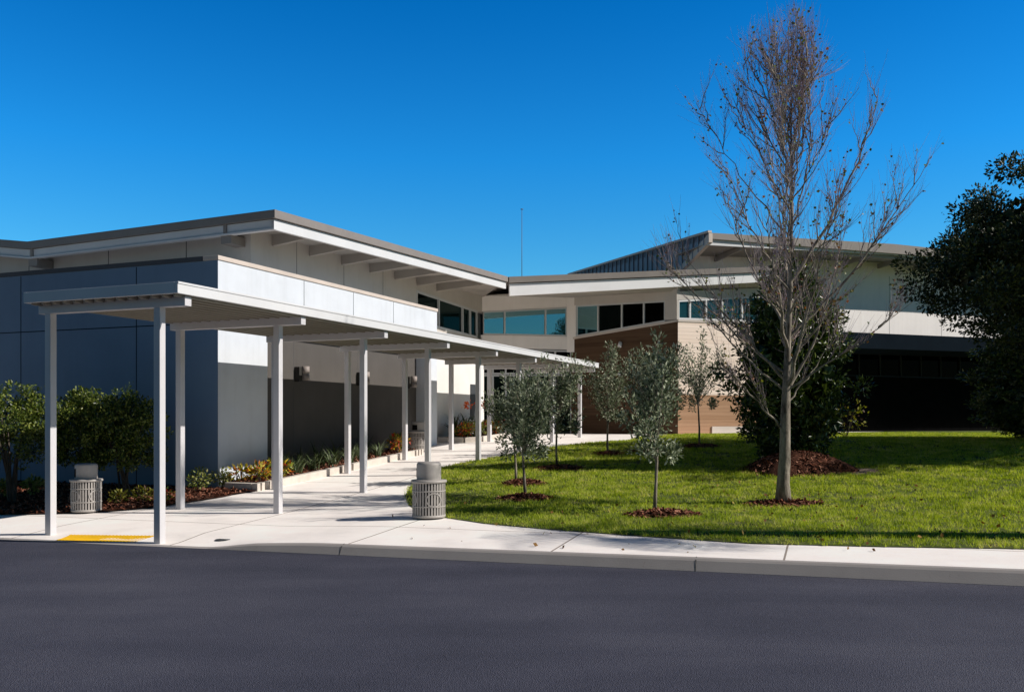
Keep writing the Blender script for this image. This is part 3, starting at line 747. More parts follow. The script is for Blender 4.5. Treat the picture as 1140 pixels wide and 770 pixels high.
# mast behind the roofs
mx, my = PX(581, 46)
t = thing('antenna_mast', 'thin antenna mast rising behind the roof valley', 'antenna', (mx, my, 7))
m_ = MB(); m_.tube([(mx, my, 7), (mx, my, ZY(232, 46))], [.022, .012], 6); m_.build('pole', M['mast'], t)
m_ = MB(); zz = ZY(233, 46); m_.tube([(mx-.07, my, zz), (mx+.07, my, zz)], .02, 6); m_.build('tip', M['mast'], t)

# ------------------------------------------------------------------ right hall
RH = thing('gymnasium_hall', 'tall hall at the right with seamed grey side, overhanging roof and white upper wall', 'building', (14, 46, 1.2))
Q = Vector(PX(789.5, 40.65)); u1 = Vector((-.413, .911)); u2 = Vector((ex, ey))
zQ = ZY(259, 40.65)
farQ = Q+u1*13.2
pS = Q+u1*2.24
mb = MB()
th = Vector((ex, ey))*.15
def P3(p, z): return (p.x, p.y, z)
ring = [P3(Q, zQ-.35), P3(Q, zQ), P3(farQ, zQ), P3(farQ, 6.5), P3(pS, 6.5), P3(pS, ZY(299, 42.7)-.05)]
vs = ring+[(p[0]+th.x, p[1]+th.y, p[2]) for p in ring]; n = len(ring)
mb.add(vs, [list(range(n)), list(range(2*n-1, n-1, -1))]+[(i+n, (i+1)%n+n, (i+1)%n, i) for i in range(n)])
k = .35
while k < 13.2:
    p = Q+u1*k; zb = max(7.0, (zQ-.3)-(k/2.24)*1.25) if k < 2.24 else 7.0
    mb.fbox((p.x, p.y), (u1.x, u1.y), (ex, ey), -.022, .022, -.05, -.001, zb, zQ-.02); k += .42
mb.build('seamed_metal_wall', M['seam'], RH)
mb = MB()
mb.wallseg(farQ-Vector((ex,ey))*.06, Q-Vector((ex,ey))*.06, zQ+.001, zQ+.10, zQ+.001, zQ+.10, .2)
# slanted trim of the cheek
a, b = Q-Vector((ex,ey))*.03, pS-Vector((ex,ey))*.03
mb.hexa([P3(a-u1*.02, zQ-.42), P3(a+Vector((ex,ey))*.2-u1*.02, zQ-.42), P3(b+Vector((ex,ey))*.2, 8.62), P3(b, 8.62),
         P3(a-u1*.02, zQ-.02), P3(a+Vector((ex,ey))*.2-u1*.02, zQ-.02), P3(b+Vector((ex,ey))*.2, 8.86), P3(b, 8.86)])
mb.build('edge_trim', M['cap'], RH)
# roof edge with rounded far corner
edge = [Q, Q+u2*3, Q+u2*6, Q+u2*9, Q+u2*11.2, Q+u2*26, Q+u2*27]
zr = lambda p: zQ+.42*min(1.15, ((p-Q).dot(u2))/11.4)
mb = MB(); ringr = [P3(p, zr(p)) for p in edge]+[P3(edge[-1]+u1*16, zr(edge[-1])), P3(Q+u1*16, zQ)]
mb.slab(ringr, .26); mb.build('roof', M['capdark'], RH)
mb = MB(); inn = Vector((-.429, .904))*.12
for i in range(len(edge)-1):
    a, b = edge[i]+inn, edge[i+1]+inn
    mb.wallseg(a, b, zr(edge[i])-.52, zr(edge[i])-.27, zr(edge[i+1])-.52, zr(edge[i+1])-.27, .1)
mb.build('fascia', M['metal_white'], RH)
wp = Q-Vector((.429, -.904))*2.1      # wall line
mb = MB(); ps = [P3(p+inn*2, zr(p)-.44) for p in edge[:-1]]+[P3(wp+u2*26, 10.0), P3(wp+u2*11, 10.0), P3(wp-u2*.3, 9.4)]
mb.slab(ps, .03); mb.build('soffit', M['soffit'], RH)
for k in (2.0, 4.6, 7.2, 9.8, 12.4, 15):
    p = Q+u2*k; q = wp+u2*k; mb = MB()
    mb.wallseg(p+inn*2, q, zr(p)-.66, zr(p)-.48, 9.15+.04*k, 9.38+.04*k, .1); mb.build('outrigger_beam', M['soffit'], RH)
mb = MB(); mb.wallseg(wp+u2*.16, wp+u2*26, 5.65, 9.45, 5.65, 10.55, .3)
for k in (4.2, 9.4, 13.15, 17.0): p = wp+u2*k+Vector((.429,-.904))*.003; mb.wallseg(p, p+u2*.02, 5.7, 9.3, 5.7, 9.3, .02, 1)
mb.build('upper_wall', [M['brightwall'], M['joint']], RH)
# low roof edge, glass wall below; their shade is put into the dark colours
c0 = Vector(PX(880, 41.8)); cE = c0+u2*24
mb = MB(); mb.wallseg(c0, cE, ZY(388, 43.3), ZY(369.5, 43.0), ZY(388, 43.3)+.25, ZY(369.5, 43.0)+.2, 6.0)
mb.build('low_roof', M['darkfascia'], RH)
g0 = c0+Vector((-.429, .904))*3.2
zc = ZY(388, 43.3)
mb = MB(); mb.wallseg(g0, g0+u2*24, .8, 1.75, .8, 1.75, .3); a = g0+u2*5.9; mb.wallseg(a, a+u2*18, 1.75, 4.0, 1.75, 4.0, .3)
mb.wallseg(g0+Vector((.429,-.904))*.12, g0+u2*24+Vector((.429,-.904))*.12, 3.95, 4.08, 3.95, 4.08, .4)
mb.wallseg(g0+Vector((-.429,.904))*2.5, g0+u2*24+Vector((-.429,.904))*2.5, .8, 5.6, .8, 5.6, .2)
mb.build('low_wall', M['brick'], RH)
FD2 = paint('dim_frame', (.022,.026,.03), .6)
glazed(g0, g0+u2*18, 4.09, 4.09, zc+.05, zc+.24, [i/12 for i in range(13)], FD2, M['glass_black'], RH, fw=.06)
glazed(g0, g0+u2*5.8, 1.76, 1.76, 3.94, 3.94, [i/4 for i in range(5)], FD2, M['glass_black'], RH, fw=.06)

# ------------------------------------------------------------------ tactile pad
pc = [at(62, 601.5), at(150, 604), at(173, 597), at(78, 595.8)]
tp = thing('tactile_paving', 'yellow tactile warning pad between the two front canopy posts', 'tactile pad', pc[0])
mb = MB(); nu, nv = 10, 5
def bil(u, v): p = pc[0].lerp(pc[1], u).lerp(pc[3].lerp(pc[2], u), v); return Vector((p.x, p.y, H(p.x, p.y)+.010))
vs = [bil(i/nu, j/nv) for j in range(nv+1) for i in range(nu+1)]
mb.add(vs, [(j*(nu+1)+i, j*(nu+1)+i+1, (j+1)*(nu+1)+i+1, (j+1)*(nu+1)+i) for j in range(nv) for i in range(nu)])
mb.build('plate', M['yellow'], tp)
mb = MB()
for i in range(24):
    for j in range(12):
        p = bil((i+.5)/24, (j+.5)/12); mb.lathe([(.017, 0), (.011, .008)], p, 8)
mb.build('domes', M['yellow'], tp)['kind'] = 'stuff'
# drain slot cover near the kerb
p = at(248, 600.5, .004); mb = MB(); mb.lathe([(.115, 0), (.11, .004)], p, 24)
tag(mb.build('utility_cover', M['frame_dark']), 'small dark utility cover set in the concrete beside the canopy post', 'cover')

# ------------------------------------------------------------------ litter bins
def bin_at(p, label, sc_=1.0, rot=0):
    t = thing('litter_bin', label, 'bin', p, 'slatted metal litter bins', rot)
    t['_o'] = (0, 0, 0)
    m_ = MB(); n = 34
    for j in range(n):
        a = 2*math.pi*j/n; x, y = .262*math.cos(a), .262*math.sin(a)
        m_.fbox((x, y), (math.cos(a), math.sin(a)), (-math.sin(a), math.cos(a)), -.006, .006, -.013, .013, .03, .60)
    m_.build('slats', M['bin'], t)
    m_ = MB()
    for z, h in ((.02, .045), (.19, .02), (.44, .02)): m_.lathe([(.262, z), (.273, z+.002), (.273, z+h), (.262, z+h)], n=40, cap=False)
    m_.lathe([(.25, .575), (.288, .585), (.295, .60), (.288, .625), (.22, .632)], n=40, cap=True)
    m_.build('rim', M['bin'], t)
    m_ = MB()   # oval rings pressed around the middle band
    for c in range(4):
        ac = c*math.pi/2+.4
        for q in range(28):
            u0, u1_ = 2*math.pi*q/28, 2*math.pi*(q+1)/28
            def pt(u, r): a = ac+.50*r*math.cos(u); return (.277*math.cos(a), .277*math.sin(a), .315+.115*r*math.sin(u))
            m_.add([pt(u0,1), pt(u1_,1), pt(u1_,.84), pt(u0,.84)], [(0,1,2,3)])
        m_.build('oval_emblem', M['bin'], t); m_ = MB()
    m_ = MB(); m_.lathe([(.235, .04), (.235, .60)], n=32); m_.build('liner', M['liner'], t)
    m_ = MB(); m_.lathe([(.20, .632), (.20, .87), (.195, .895), (.17, .915), (0, .925)], n=40); m_.build('dome_lid', M['bin'], t)
    m_ = MB(); pts = []
    for i in range(7):
        a = math.pi*.93+(-.45+.9*i/6); pts.append((.2035*math.cos(a), .2035*math.sin(a)))
    for i in range(6): m_.add([(*pts[i], .665), (*pts[i+1], .665), (*pts[i+1], .82), (*pts[i], .82)], [(0,1,2,3)])
    m_.build('opening', M['hole'], t)
    t.scale = (sc_,)*3
    return t
bin0 = bin_at(at(477.5, 576.5), 'grey slatted litter bin standing in the sun at the lawn edge', 1.03)
p = at(96, 570); dup(bin0, p, 'grey slatted litter bin in front of the shrubs behind the front canopy posts', .7, 1.0)
p = ST(14.0, -3.0); p.z = H(p.x, p.y)+.0
dup(bin0, p, 'darker litter bin in shade at the end of the planter under the canopy', 1.3, 1.0)

# ------------------------------------------------------------------ planter beds
def BH(x, y): return H(x, y)+.16
# raised long bed along the recessed wall
ringb = [ST(5.72, -2.55), ST(13.3, -2.55), ST(13.3, TW+.0), ST(5.72, TW+.0)]
def strip(name, ring, mat, zf, step=.3): return sheet(name, [(p.x, p.y) for p in ring], mat, 0, step, zf)
b1 = strip('planting_bed', ringb, M['mulch'], lambda x, y: BH(x, y)-.03+.03*noise.noise(Vector((x*3, y*3, 0))))
tag(b1, 'raised mulch bed along the tan wall under the canopy', 'mulch bed')
ringf = [at(0,573.5), at(60,572.5), at(115,570.5), at(170,566), at(232,556.5), at(262,551), ST(5.5, -2.42), ST(5.5, -2.9), ST(SW-.0, -3.4), ST(SW-.003, -14), ST(1.5, -14)]
b2 = strip('planting_bed', ringf, M['mulch'], lambda x, y: H(x, y)+.035+.035*noise.noise(Vector((x*3, y*3, 0))), .3)
tag(b2, 'mulch bed in front of the blue shaded wall at the left', 'mulch bed')
def chips_poly(ring, n, zf, seed, name, label):
    rg = np.random.default_rng(seed); P = [(p.x, p.y) for p in ring]; xs = [p[0] for p in P]; ys = [p[1] for p in P]
    X = rg.uniform(min(xs), max(xs), n); Y = rg.uniform(min(ys), max(ys), n); k = in_poly(X, Y, P); X, Y = X[k], Y[k]; m = len(X)
    Z = np.array([zf(a, b) for a, b in zip(X, Y)])
    L = rg.uniform(.02, .055, m); Wd = rg.uniform(.008, .018, m); az = rg.uniform(0, 6.283, m); tl = rg.normal(0, .5, m)
    u = np.c_[np.cos(az)*np.cos(tl), np.sin(az)*np.cos(tl), np.sin(tl)]; v = np.c_[-np.sin(az), np.cos(az), rg.normal(0, .4, m)]; Pp = np.c_[X, Y, Z]
    V = np.stack([Pp-u*L[:,None]-v*Wd[:,None], Pp+u*L[:,None]-v*Wd[:,None], Pp+u*L[:,None]+v*Wd[:,None], Pp-u*L[:,None]+v*Wd[:,None]], 1).reshape(-1, 3)
    tag(raw(name, V, np.arange(4*m).reshape(-1, 4), M['chips']), label, 'bark chips', kind='stuff')
chips_poly(ringb, 5000, lambda x, y: BH(x, y)+.005, 5, 'bark_chips', 'loose red brown bark chips on the raised bed')
chips_poly(ringf, 22000, lambda x, y: H(x, y)+.055, 6, 'bark_chips', 'loose red brown bark chips on the front bed')
# planter kerbs: straight runs ending in short blocks
def pk(s0, s1, label, t0=-2.56, t1=-2.42, grp='concrete planter kerbs along the canopy'):
    a = ST((s0+s1)/2, (t0+t1)/2); m_ = MB(); n = max(1, int((s1-s0)/.5))
    o = thing('planter_kerb', label, 'kerb', (a.x, a.y, H(a.x, a.y)), grp)
    for i in range(n):
        u0, u1_ = s0+(s1-s0)*i/n, s0+(s1-s0)*(i+1)/n
        q0, q1, q2, q3 = ST(u0,t0), ST(u1_,t0), ST(u1_,t1), ST(u0,t1)
        h = lambda q, dz: (q.x, q.y, H(q.x, q.y)+dz)
        m_.hexa([h(q0,-.1), h(q1,-.1), h(q2,-.1), h(q3,-.1), h(q0,.17), h(q1,.17), h(q2,.17), h(q3,.17)])
    m_.build('kerb_run', M['kerbblock'], o)
    return o
pk(5.95, 8.75, 'long planter kerb run from the croton corner to the third post')
for i, s in enumerate((8.85, 9.02, 9.19)): pk(s, s+.10, ['first', 'middle', 'last'][i]+' kerb block of three beside the fourth post pair')
pk(9.40, 12.7, 'far planter kerb run ending near the shaded litter bin')
for i, s in enumerate((12.8, 12.97, 13.14)): pk(s, s+.10, ['first', 'middle', 'last'][i]+' kerb block of three next to the shaded litter bin')
for i, s in enumerate((5.50, 5.66, 5.82)): pk(s, s+.10, ['front', 'middle', 'rear'][i]+' kerb block of three at the croton corner')
pk(5.50, 5.62, 'short front return of the planter kerb below the crotons', -3.3, -2.58)
# far planter
cF = ST(18.6, -3.05)
ringp = [ST(17.2, -3.95), ST(17.2, -2.95), ST(17.5, -2.6), ST(19.8, -2.6), ST(20.6, -2.9), ST(20.6, -3.95)]
fp = strip('planting_bed', ringp, M['mulch'], lambda x, y: H(x, y)+.14); tag(fp, 'small raised bed beside the white side wall near the entrance', 'mulch bed')
m_ = MB(); rr = ringp
for i in range(len(rr)-1):
    a, b = rr[i], rr[i+1]; m_.wallseg((a.x, a.y), (b.x, b.y), H(a.x,a.y)-.1, H(a.x,a.y)+.18, H(b.x,b.y)-.1, H(b.x,b.y)+.18, -.12)
tag(m_.build('planter_kerb', M['kerbblock']), 'curved white kerb around the small bed by the entrance', 'kerb')

# ------------------------------------------------------------------ foliage tools
def leaves(P, size, mat, name, parent, rg, aspect=.45, up=.35, droop=0, outdir=None, fold=.25):
    """P (n,3) leaf positions; each leaf a folded pair of triangles"""
    n = len(P); d = rg.normal(0, 1, (n, 3))
    if outdir is not None: d = d*.55+outdir
    d[:,2] += up-droop; d /= np.linalg.norm(d, axis=1)[:,None]
    r = rg.normal(0, 1, (n, 3)); w = np.cross(d, r); w /= np.linalg.norm(w, axis=1)[:,None]+1e-9; nn_ = np.cross(d, w)
    L = (size*rg.uniform(.6, 1.25, n))[:,None]; Wd = L*aspect*.5
    a = P; b = P+d*L; c = P+d*L*.48+w*Wd+nn_*L*fold*.5; e = P+d*L*.48-w*Wd+nn_*L*fold*.5
    V = np.stack([a, c, b, e], 1).reshape(-1, 3)
    i = np.arange(n)*4
    Fc = np.c_[i, i+1, i+2, i+3]
    # two triangles sharing the midrib
    T = np.empty((2*n, 3), int); T[0::2] = np.c_[i, i+1, i+2]; T[1::2] = np.c_[i, i+2, i+3]
    return raw(name, V, T, mat, parent)
def ball(rg, n, c, r, shell=.5):
    v = rg.normal(0, 1, (n, 3)); v /= np.linalg.norm(v, axis=1)[:,None]
    rad = rg.uniform(0, 1, n)**(shell)
    return np.asarray(c)+v*rad[:,None]*np.asarray(r), v

def crown_clumps(rg, nc, c, R_, lump=.35, minr=.3, hollow=.45, seed=0):
    """clump centres in an uneven ellipsoid"""
    v = rg.normal(0, 1, (nc, 3)); v /= np.linalg.norm(v, axis=1)[:,None]
    f = rg.uniform(hollow**3, 1, nc)**(1/3)
    wob = np.array([1+lump*noise.noise(Vector((a*1.6+seed, b*1.6, c_*1.6))) for a, b, c_ in v])
    return np.asarray(c)+v*(f*wob)[:,None]*np.asarray(R_), v, f

# --- silver trees
def silver_tree(seed, h, cw, ch, label, loc, base_h, lean=(0,0), nl=5200):
    rg = np.random.default_rng(seed); rd = random.Random(seed)
    t = thing('silver_tree', label, 'tree', loc, 'young silver leaved trees on the lawn'); t['_o'] = (0,0,0)
    m_ = MB(); zc = h-ch/2
    pts = [(lean[0]*f*f+.02*math.sin(5*f+seed), lean[1]*f*f, -.05+(zc+.05)*f) for f in (0, .25, .5, .75, 1)]
    m_.tube(pts, [.036, .028, .024, .02, .014], 8)
    tips = []
    for i in range(21):
        f = rd.uniform(.0, 1); z0 = base_h*.85+(zc-base_h*.85)*f; a = rd.uniform(0, 6.283)
        rr = cw/2*rd.uniform(.5, 1.2); z1 = z0+rd.uniform(.25, .9)*ch*.75; z1 = min(z1, h*rd.uniform(.88, 1.03))
        if i < 5: rr *= .55; z1 = h*rd.uniform(.9, 1.06)
        b0 = Vector((lean[0]*(z0/zc)**2, lean[1]*(z0/zc)**2, z0)); b2_ = Vector((lean[0]+rr*math.cos(a), lean[1]+rr*math.sin(a), z1))
        b1_ = b0.lerp(b2_, .5)+Vector((0, 0, -.08))
        m_.tube([b0, b1_, b2_], [.014, .010, .004], 5, cap=False); tips.append((b0, b1_, b2_))
    m_.build('trunk', M['bark'], t)
    P = []; OD = []
    for b0, b1_, b2_ in tips:
        L = (b2_-b0).length
        n = int(nl/len(tips)); u = rg.uniform(.28, 1.06, n)
        q = np.array([[*(b0.lerp(b1_, min(1, x*2)) if x < .5 else b1_.lerp(b2_, (x-.5)*2))] for x in u])
        rad = .10*(1.15-u)+.035
        off = rg.normal(0, 1, (n, 3)); off = np.repeat(off[:n//7+1], 7, 0)[:n]+rg.normal(0, .22, (n, 3)); P.append(q+off*rad[:,None]*.95); od = off*.8; od[:,2] += .5; OD.append(od)
    for k in range(5):  # low hanging sprays
        a = rd.uniform(0, 6.283); c = (lean[0]+cw*.33*math.cos(a), lean[1]+cw*.33*math.sin(a), base_h+.12*rd.random())
        q, v = ball(rg, 80, c, (.10, .10, .16)); P.append(q); OD.append(v)
    P = np.concatenate(P); OD = np.concatenate(OD)
    leaves(P, .088, M['silver'], 'crown', t, rg, .42, .35, outdir=OD)
    return t
GS = 'young silver leaved trees on the lawn'
sites = [('a', 573.5, 537, 2.30, 1.15, 1.55, .85, 1, 'young silver leaved tree, farther of the twin pair beside the walk'),
         ('b', 584, 554, 2.35, 1.20, 1.55, .85, 2, 'young silver leaved tree, nearer of the twin pair beside the walk'),
         ('c', 620, 520, 2.60, 1.30, 1.85, .95, 3, 'round silver leaved tree just right of the twin pair'),
         ('d', 677, 505.5, 3.0, 1.40, 2.05, 1.0, 4, 'silver leaved tree at the end of the canopy before the brown wall'),
         ('e', 730, 570, 2.82, 1.12, 2.0, 1.0, 5, 'tallest silver leaved tree, alone in the middle of the lawn nearest the road'),
         ('f', 728, 501, 3.0, 1.5, 1.9, 1.1, 6, 'silver leaved tree half hidden behind the tallest silver tree'),
         ('g', 778, 494.5, 3.2, 1.55, 2.1, 1.15, 7, 'thin silver leaved tree standing before the pale plank wall')]
for k, px, py, h, cw, ch, bh, sd, lb in sites:
    silver_tree(sd, h, cw, ch, lb, at(px, py), bh, (rnd.uniform(-.06, .06), 0), 2900 if k in 'be' else 2600)

# --- tall bare tree
def bare_tree(loc):
    rd = random.Random(23); rg = np.random.default_rng(21)
    t = thing('bare_tree', 'tall upright almost leafless tree with pale bark on the lawn', 'tree', loc); t['_o'] = (0,0,0)
    tr = MB(); tw = MB(); P = []
    Ht = 8.35
    EZ = [1.5, 2.4, 3.2, 4.2, 5.2, 6.2, 7.0, 7.6, 8.2, 8.8]; EW = [.3, .8, 1.5, 2.1, 2.3, 2.25, 1.8, 1.2, .6, .2]
    env = lambda z: float(np.interp(z, EZ, EW))
    def path_of(q, T, out, seg, jit):
        c = q.lerp(T, .42)+out; pts = []
        for i in range(seg+1):
            f = i/seg; p = q*(1-f)**2+c*2*f*(1-f)+T*f*f
            if 0 < i < seg: p = p+Vector((rd.gauss(0, jit), rd.gauss(0, jit), 0))
            pts.append(p)
        return pts
    def leafy(path, k, prob):
        if rd.random() < prob:
            for _ in range(rd.randint(1, k)):
                i = rd.randrange(1, len(path)); q = path[i-1].lerp(path[i], rd.random()); P.append((q.x+rd.gauss(0, .025), q.y+rd.gauss(0, .025), q.z+rd.gauss(0, .02)))
    def twig(q, dd, L, r):
        side = dd.cross(Vector((rd.gauss(0,1), rd.gauss(0,1), rd.gauss(0,1)))).normalized()
        d = (dd+side*rd.uniform(.2, .6)+Vector((0,0,.35))).normalized()
        T = q+d*L+Vector((0, 0, .15*L)); pts = path_of(q, T, side*L*.06, 4, .006)
        tw.tube(pts, [r, r*.8, r*.62, r*.5, r*.35], 3, cap=False); leafy(pts, 3, .20 if q.z > 3.8 else .45)
        return pts
    def second(q, dd, L, r):
        side = dd.cross(Vector((rd.gauss(0,1), rd.gauss(0,1), rd.gauss(0,1)))).normalized()
        d = (dd+side*rd.uniform(.32, .7)).normalized()
        T = q+d*L+Vector((0, 0, .22*L))
        k = math.hypot(T.x, T.y)/(env(T.z)*1.12+.05)
        if k > 1: T.x /= k; T.y /= k
        pts = path_of(q, T, side*L*.10, 6, .014)
        tr.tube(pts, [r*(1-.8*i/6) for i in range(7)], 4, cap=False)
        n = int(4+L*10)
        for j in range(n):
            f = rd.uniform(.15, 1.0); i = min(5, int(f*6)); q2 = pts[i].lerp(pts[i+1], f*6-i)
            twig(q2, (pts[i+1]-pts[i]).normalized(), rd.uniform(.18, .62)*(1.25-.5*f), rd.uniform(.0030, .0044))
        leafy(pts, 4, .35)
    def primary(q, T, r, outk=.10, ns=11):
        a = math.atan2(T.y, T.x); L = (T-q).length
        pts = path_of(q, T, Vector((math.cos(a), math.sin(a), -.1))*L*outk, 12, .022)
        tr.tube(pts, [max(.004, r*(1-.9*(i/12)**.85)) for i in range(13)], 6, cap=False)
        for j in range(ns):
            f = rd.uniform(.18, .98); i = min(11, int(f*12)); q2 = pts[i].lerp(pts[i+1], f*12-i)
            second(q2, (pts[i+1]-pts[i]).normalized(), rd.uniform(.35, 1.15)*(1.15-.6*f), .010)
    lead = []
    for i in range(20):
        f = i/19; lead.append(Vector((.07*math.sin(3.4*f)+.16*f*f+rd.gauss(0, .012)*min(1, i), .05*math.sin(4*f+1)-.04, -.05+(Ht-.1)*f)))
    rads = [.155, .112, .100, .091, .083, .070, .058, .050, .047, .040, .035, .030, .026, .022, .018, .014, .011, .008, .006, .003]
    tr.tube(lead, rads, 12)
    def lz(z): f = (z+.05)/(Ht-.1)*19; i = max(0, min(18, int(f))); return lead[i].lerp(lead[i+1], f-i)
    z = 1.95; i = 0
    while z < 7.4:
        a = i*2.4+rd.uniform(-.5, .5); rise = rd.uniform(1.7, 4.3)*(1-.05*max(0, z-2)); zt_ = min(8.0, z+rise)
        rr = env(zt_)*(rd.uniform(.72, 1.16) if i % 3 else rd.uniform(.25, .7))
        T = Vector((rr*math.cos(a), rr*math.sin(a), zt_))
        primary(lz(z), T, rd.uniform(.020, .040) if z < 4 else .017, rd.uniform(.02, .13), 13 if z < 4.5 else 9)
        z += .05+.035*min(i, 8)*.45+rd.uniform(0, .08); i += 1
    for sgn, rt_ in ((-.35, 7.9), (.28, 8.35), (.05, 8.1), (-.15, 8.1), (.5, 7.7), (-.9, 7.3), (1.0, 7.2)): primary(lz(5.2+rd.random()), Vector((sgn, rd.uniform(-.2,.2), rt_)), .016, .03, 10)
    primary(lz(1.30), Vector((-1.30, -.15, 2.75)), .026, .02, 7)
    primary(lz(1.75), Vector((1.05, .2, 3.1)), .020, .02, 5)
    primary(lz(2.05), Vector((2.2, -.3, 3.60)), .024, .05, 9)
    primary(lz(2.2), Vector((-1.75, .3, 4.6)), .030, .06, 12)
    for j in range(46):
        z = rd.uniform(4.0, Ht-.15); i = min(18, int((z+.05)/(Ht-.1)*19)); second(lz(z), (lead[i+1]-lead[i]).normalized(), rd.uniform(.4, .9), .008)
    tr.build('trunk', M['bark'], t); tw.build('twigs', M['twig'], t)
    leaves(np.array(P), .058, M['autumn'], 'leaves', t, rg, .8, -.2)
    return t
bp_ = at(872, 561)
bare_tree(bp_)

# --- dark evergreen behind it
def g_(px, D): x = (px-570)/F*D; return Vector((x, D, H(x, D)))
def evergreen(loc):
    rg = np.random.default_rng(5); t = thing('evergreen_tree', 'dense dark glossy evergreen tree behind the tall bare tree', 'tree', loc); t['_o'] = (0,0,0)
    m_ = MB(); m_.tube([(0,0,-.1), (.03,.02,1.5), (0,0,3.2), (.05,0,4.5)], [.10,.08,.05,.015], 9)
    rd = random.Random(4)
    for i in range(30):
        z = rd.uniform(.5, 4.0); a = rd.uniform(0, 6.28); r = 1.15*(1-abs(z-2)/3.2); m_.tube([(0,0,z), (r*.5*math.cos(a), r*.5*math.sin(a), z+.2), (r*math.cos(a), r*math.sin(a), z+.55)], [.03,.02,.006], 5, cap=False)
    m_.build('trunk', M['barkd'], t)
    P = []; OD = []
    for i in range(330):
        z = rg.uniform(.2, 4.8); w = 1.62*math.sin(min(1, (z+.25)/2.1)*math.pi/2)*(1 if z < 2.1 else max(.12, 1-((z-2.1)/2.9)**1.7))
        a = rg.uniform(0, 6.283); f = rg.uniform(.35, 1.0)*(1+.14*math.sin(3*a+z*2)); c = (w*f*math.cos(a), w*f*math.sin(a)*.95, z)
        q, v = ball(rg, 90, c, (.25, .25, .22)); P.append(q); OD.append(v)
    q, v = ball(rg, 1500, (0,0,2.2), (.95,.9,1.9), .4); leaves(q, .34, M['magnolia'], 'inner_crown', t, rg, .8, 0)['kind'] = 'stuff'
    leaves(np.concatenate(P), .13, M['magnolia'], 'crown', t, rg, .42, .1, outdir=np.concatenate(OD))
    return t
ev = evergreen(at(880, 516))
dup(ev, g_(1150, 29.5), 'dark evergreen in the deep shade under the oak at the right picture edge', 2.0, (1.3,1.3,.80))
dup(ev, g_(1195, 27.0), 'dark evergreen beyond the right picture edge under the oak', 3.7, (1.3,1.3,.75))

# --- big oak at the right edge
def big_oak(loc, label, nc=430, per=260, name='oak_tree', rad=(5.0, 5.0, 4.1), hc=5.1, seed=9, group=None):
    rg = np.random.default_rng(seed); rd = random.Random(seed)
    t = thing(name, label, 'tree', loc, group); t['_o'] = (0,0,0)
    m_ = MB(); m_.tube([(0,0,-.2), (.1,0,1.2), (.0,.1,2.4), (-.1,0,4)], [.42,.30,.27,.18], 12)
    for i in range(16):
        a = i*2.4; z = 1.9+rd.uniform(0, 1.6); r = rd.uniform(2.5, 4.3); zt_ = hc+rd.uniform(-1.5, 2.4)
        p0 = Vector((0,0,z)); p2 = Vector((r*math.cos(a), r*math.sin(a), zt_)); p1 = p0.lerp(p2, .45)+Vector((0,0,.5)); m_.tube([p0, p1, p2], [.14,.09,.02], 7, cap=False)
    m_.build('trunk', M['barkd'], t)
    cc, v, f = crown_clumps(rg, nc, (0,0,hc), rad, .5, seed=seed, hollow=.5)
    P = []; OD = []
    for c in cc:
        if c[2] < 2.7: c[2] = 2.7+rg.uniform(0, 1.0)
        s = rg.uniform(.55, 1.05); n = int(per*s)
        q, vv = ball(rg, n, c, (.62*s, .62*s, .42*s), .45); P.append(q); OD.append(vv)
    q, vv = ball(rg, 7000, (0,0,hc), (rad[0]*.74, rad[1]*.74, rad[2]*.74), .4); q = q[q[:,2] > 3.0]
    leaves(q, .42, M['oak'], 'inner_crown', t, rg, .8, 0)['kind'] = 'stuff'
    leaves(np.concatenate(P), .125, M['oak'], 'crown', t, rg, .5, .2, outdir=np.concatenate(OD))
    return t
ol = Vector((16.5, 24.7, 0)); ol.z = H(ol.x, ol.y)
oak = big_oak(ol, 'big dark spreading oak at the right edge of the lawn', rad=(5.3, 5.7, 2.6), hc=5.2)

# --- left shrubs
def big_shrub(loc, label, w, h, seed, rot=0):
    rg = np.random.default_rng(seed); rd = random.Random(seed)
    t = thing('large_shrub', label, 'shrub', loc, 'large leafy shrubs before the blue wall'); t['_o'] = (0,0,0)
    m_ = MB(); tips = []
    for i in range(9):
        a = rd.uniform(0, 6.28); r = w*.5*rd.uniform(.3, .95); p2 = Vector((r*math.cos(a), r*.8*math.sin(a), h*rd.uniform(.62, .95)))
        p1 = Vector((r*.28*math.cos(a), r*.28*math.sin(a), h*.36)); m_.tube([(rd.gauss(0,.05), rd.gauss(0,.05), -.05), p1, p2], [.028,.022,.006], 6, cap=False); tips.append(p2)
    m_.build('stems', M['barkd'], t)
    P = []; OD = []
    for i in range(185):
        a = rg.uniform(0, 6.283); f = math.sqrt(rg.uniform(.02, 1)); z = h*(.30+.68*rg.uniform(0, 1)**.8*(1.02-.35*f**2)); wob = 1+.22*math.sin(3*a+seed)
        c = (w*.5*f*wob*math.cos(a), w*.42*f*wob*math.sin(a), z)
        q, v = ball(rg, 62, c, (.14, .14, .12)); P.append(q); OD.append(v)
    for p2 in tips:
        n = 60; u = rg.uniform(.0, 1, n)[:,None]; q = np.array(p2)+u*np.array([p2.x*.25, p2.y*.25, .25])+rg.normal(0, .05, (n, 3)); P.append(q); OD.append(rg.normal(0, .5, (n, 3)))
    leaves(np.concatenate(P), .075, M['shrub'], 'crown', t, rg, .5, .35, outdir=np.concatenate(OD))
    return t
def g_at(px, D): x = (px-570)/F*D; return Vector((x, D, H(x, D)+.03))
big_shrub(g_at(12, 18.9), 'large leafy shrub at the left picture edge, sunlit', 1.85, 2.42, 31)
big_shrub(g_at(96, 19.6), 'large leafy shrub behind the litter bin, left half', 1.35, 2.30, 32)
big_shrub(g_at(140, 19.4), 'darker large leafy shrub right of the litter bin', 1.45, 2.25, 33)
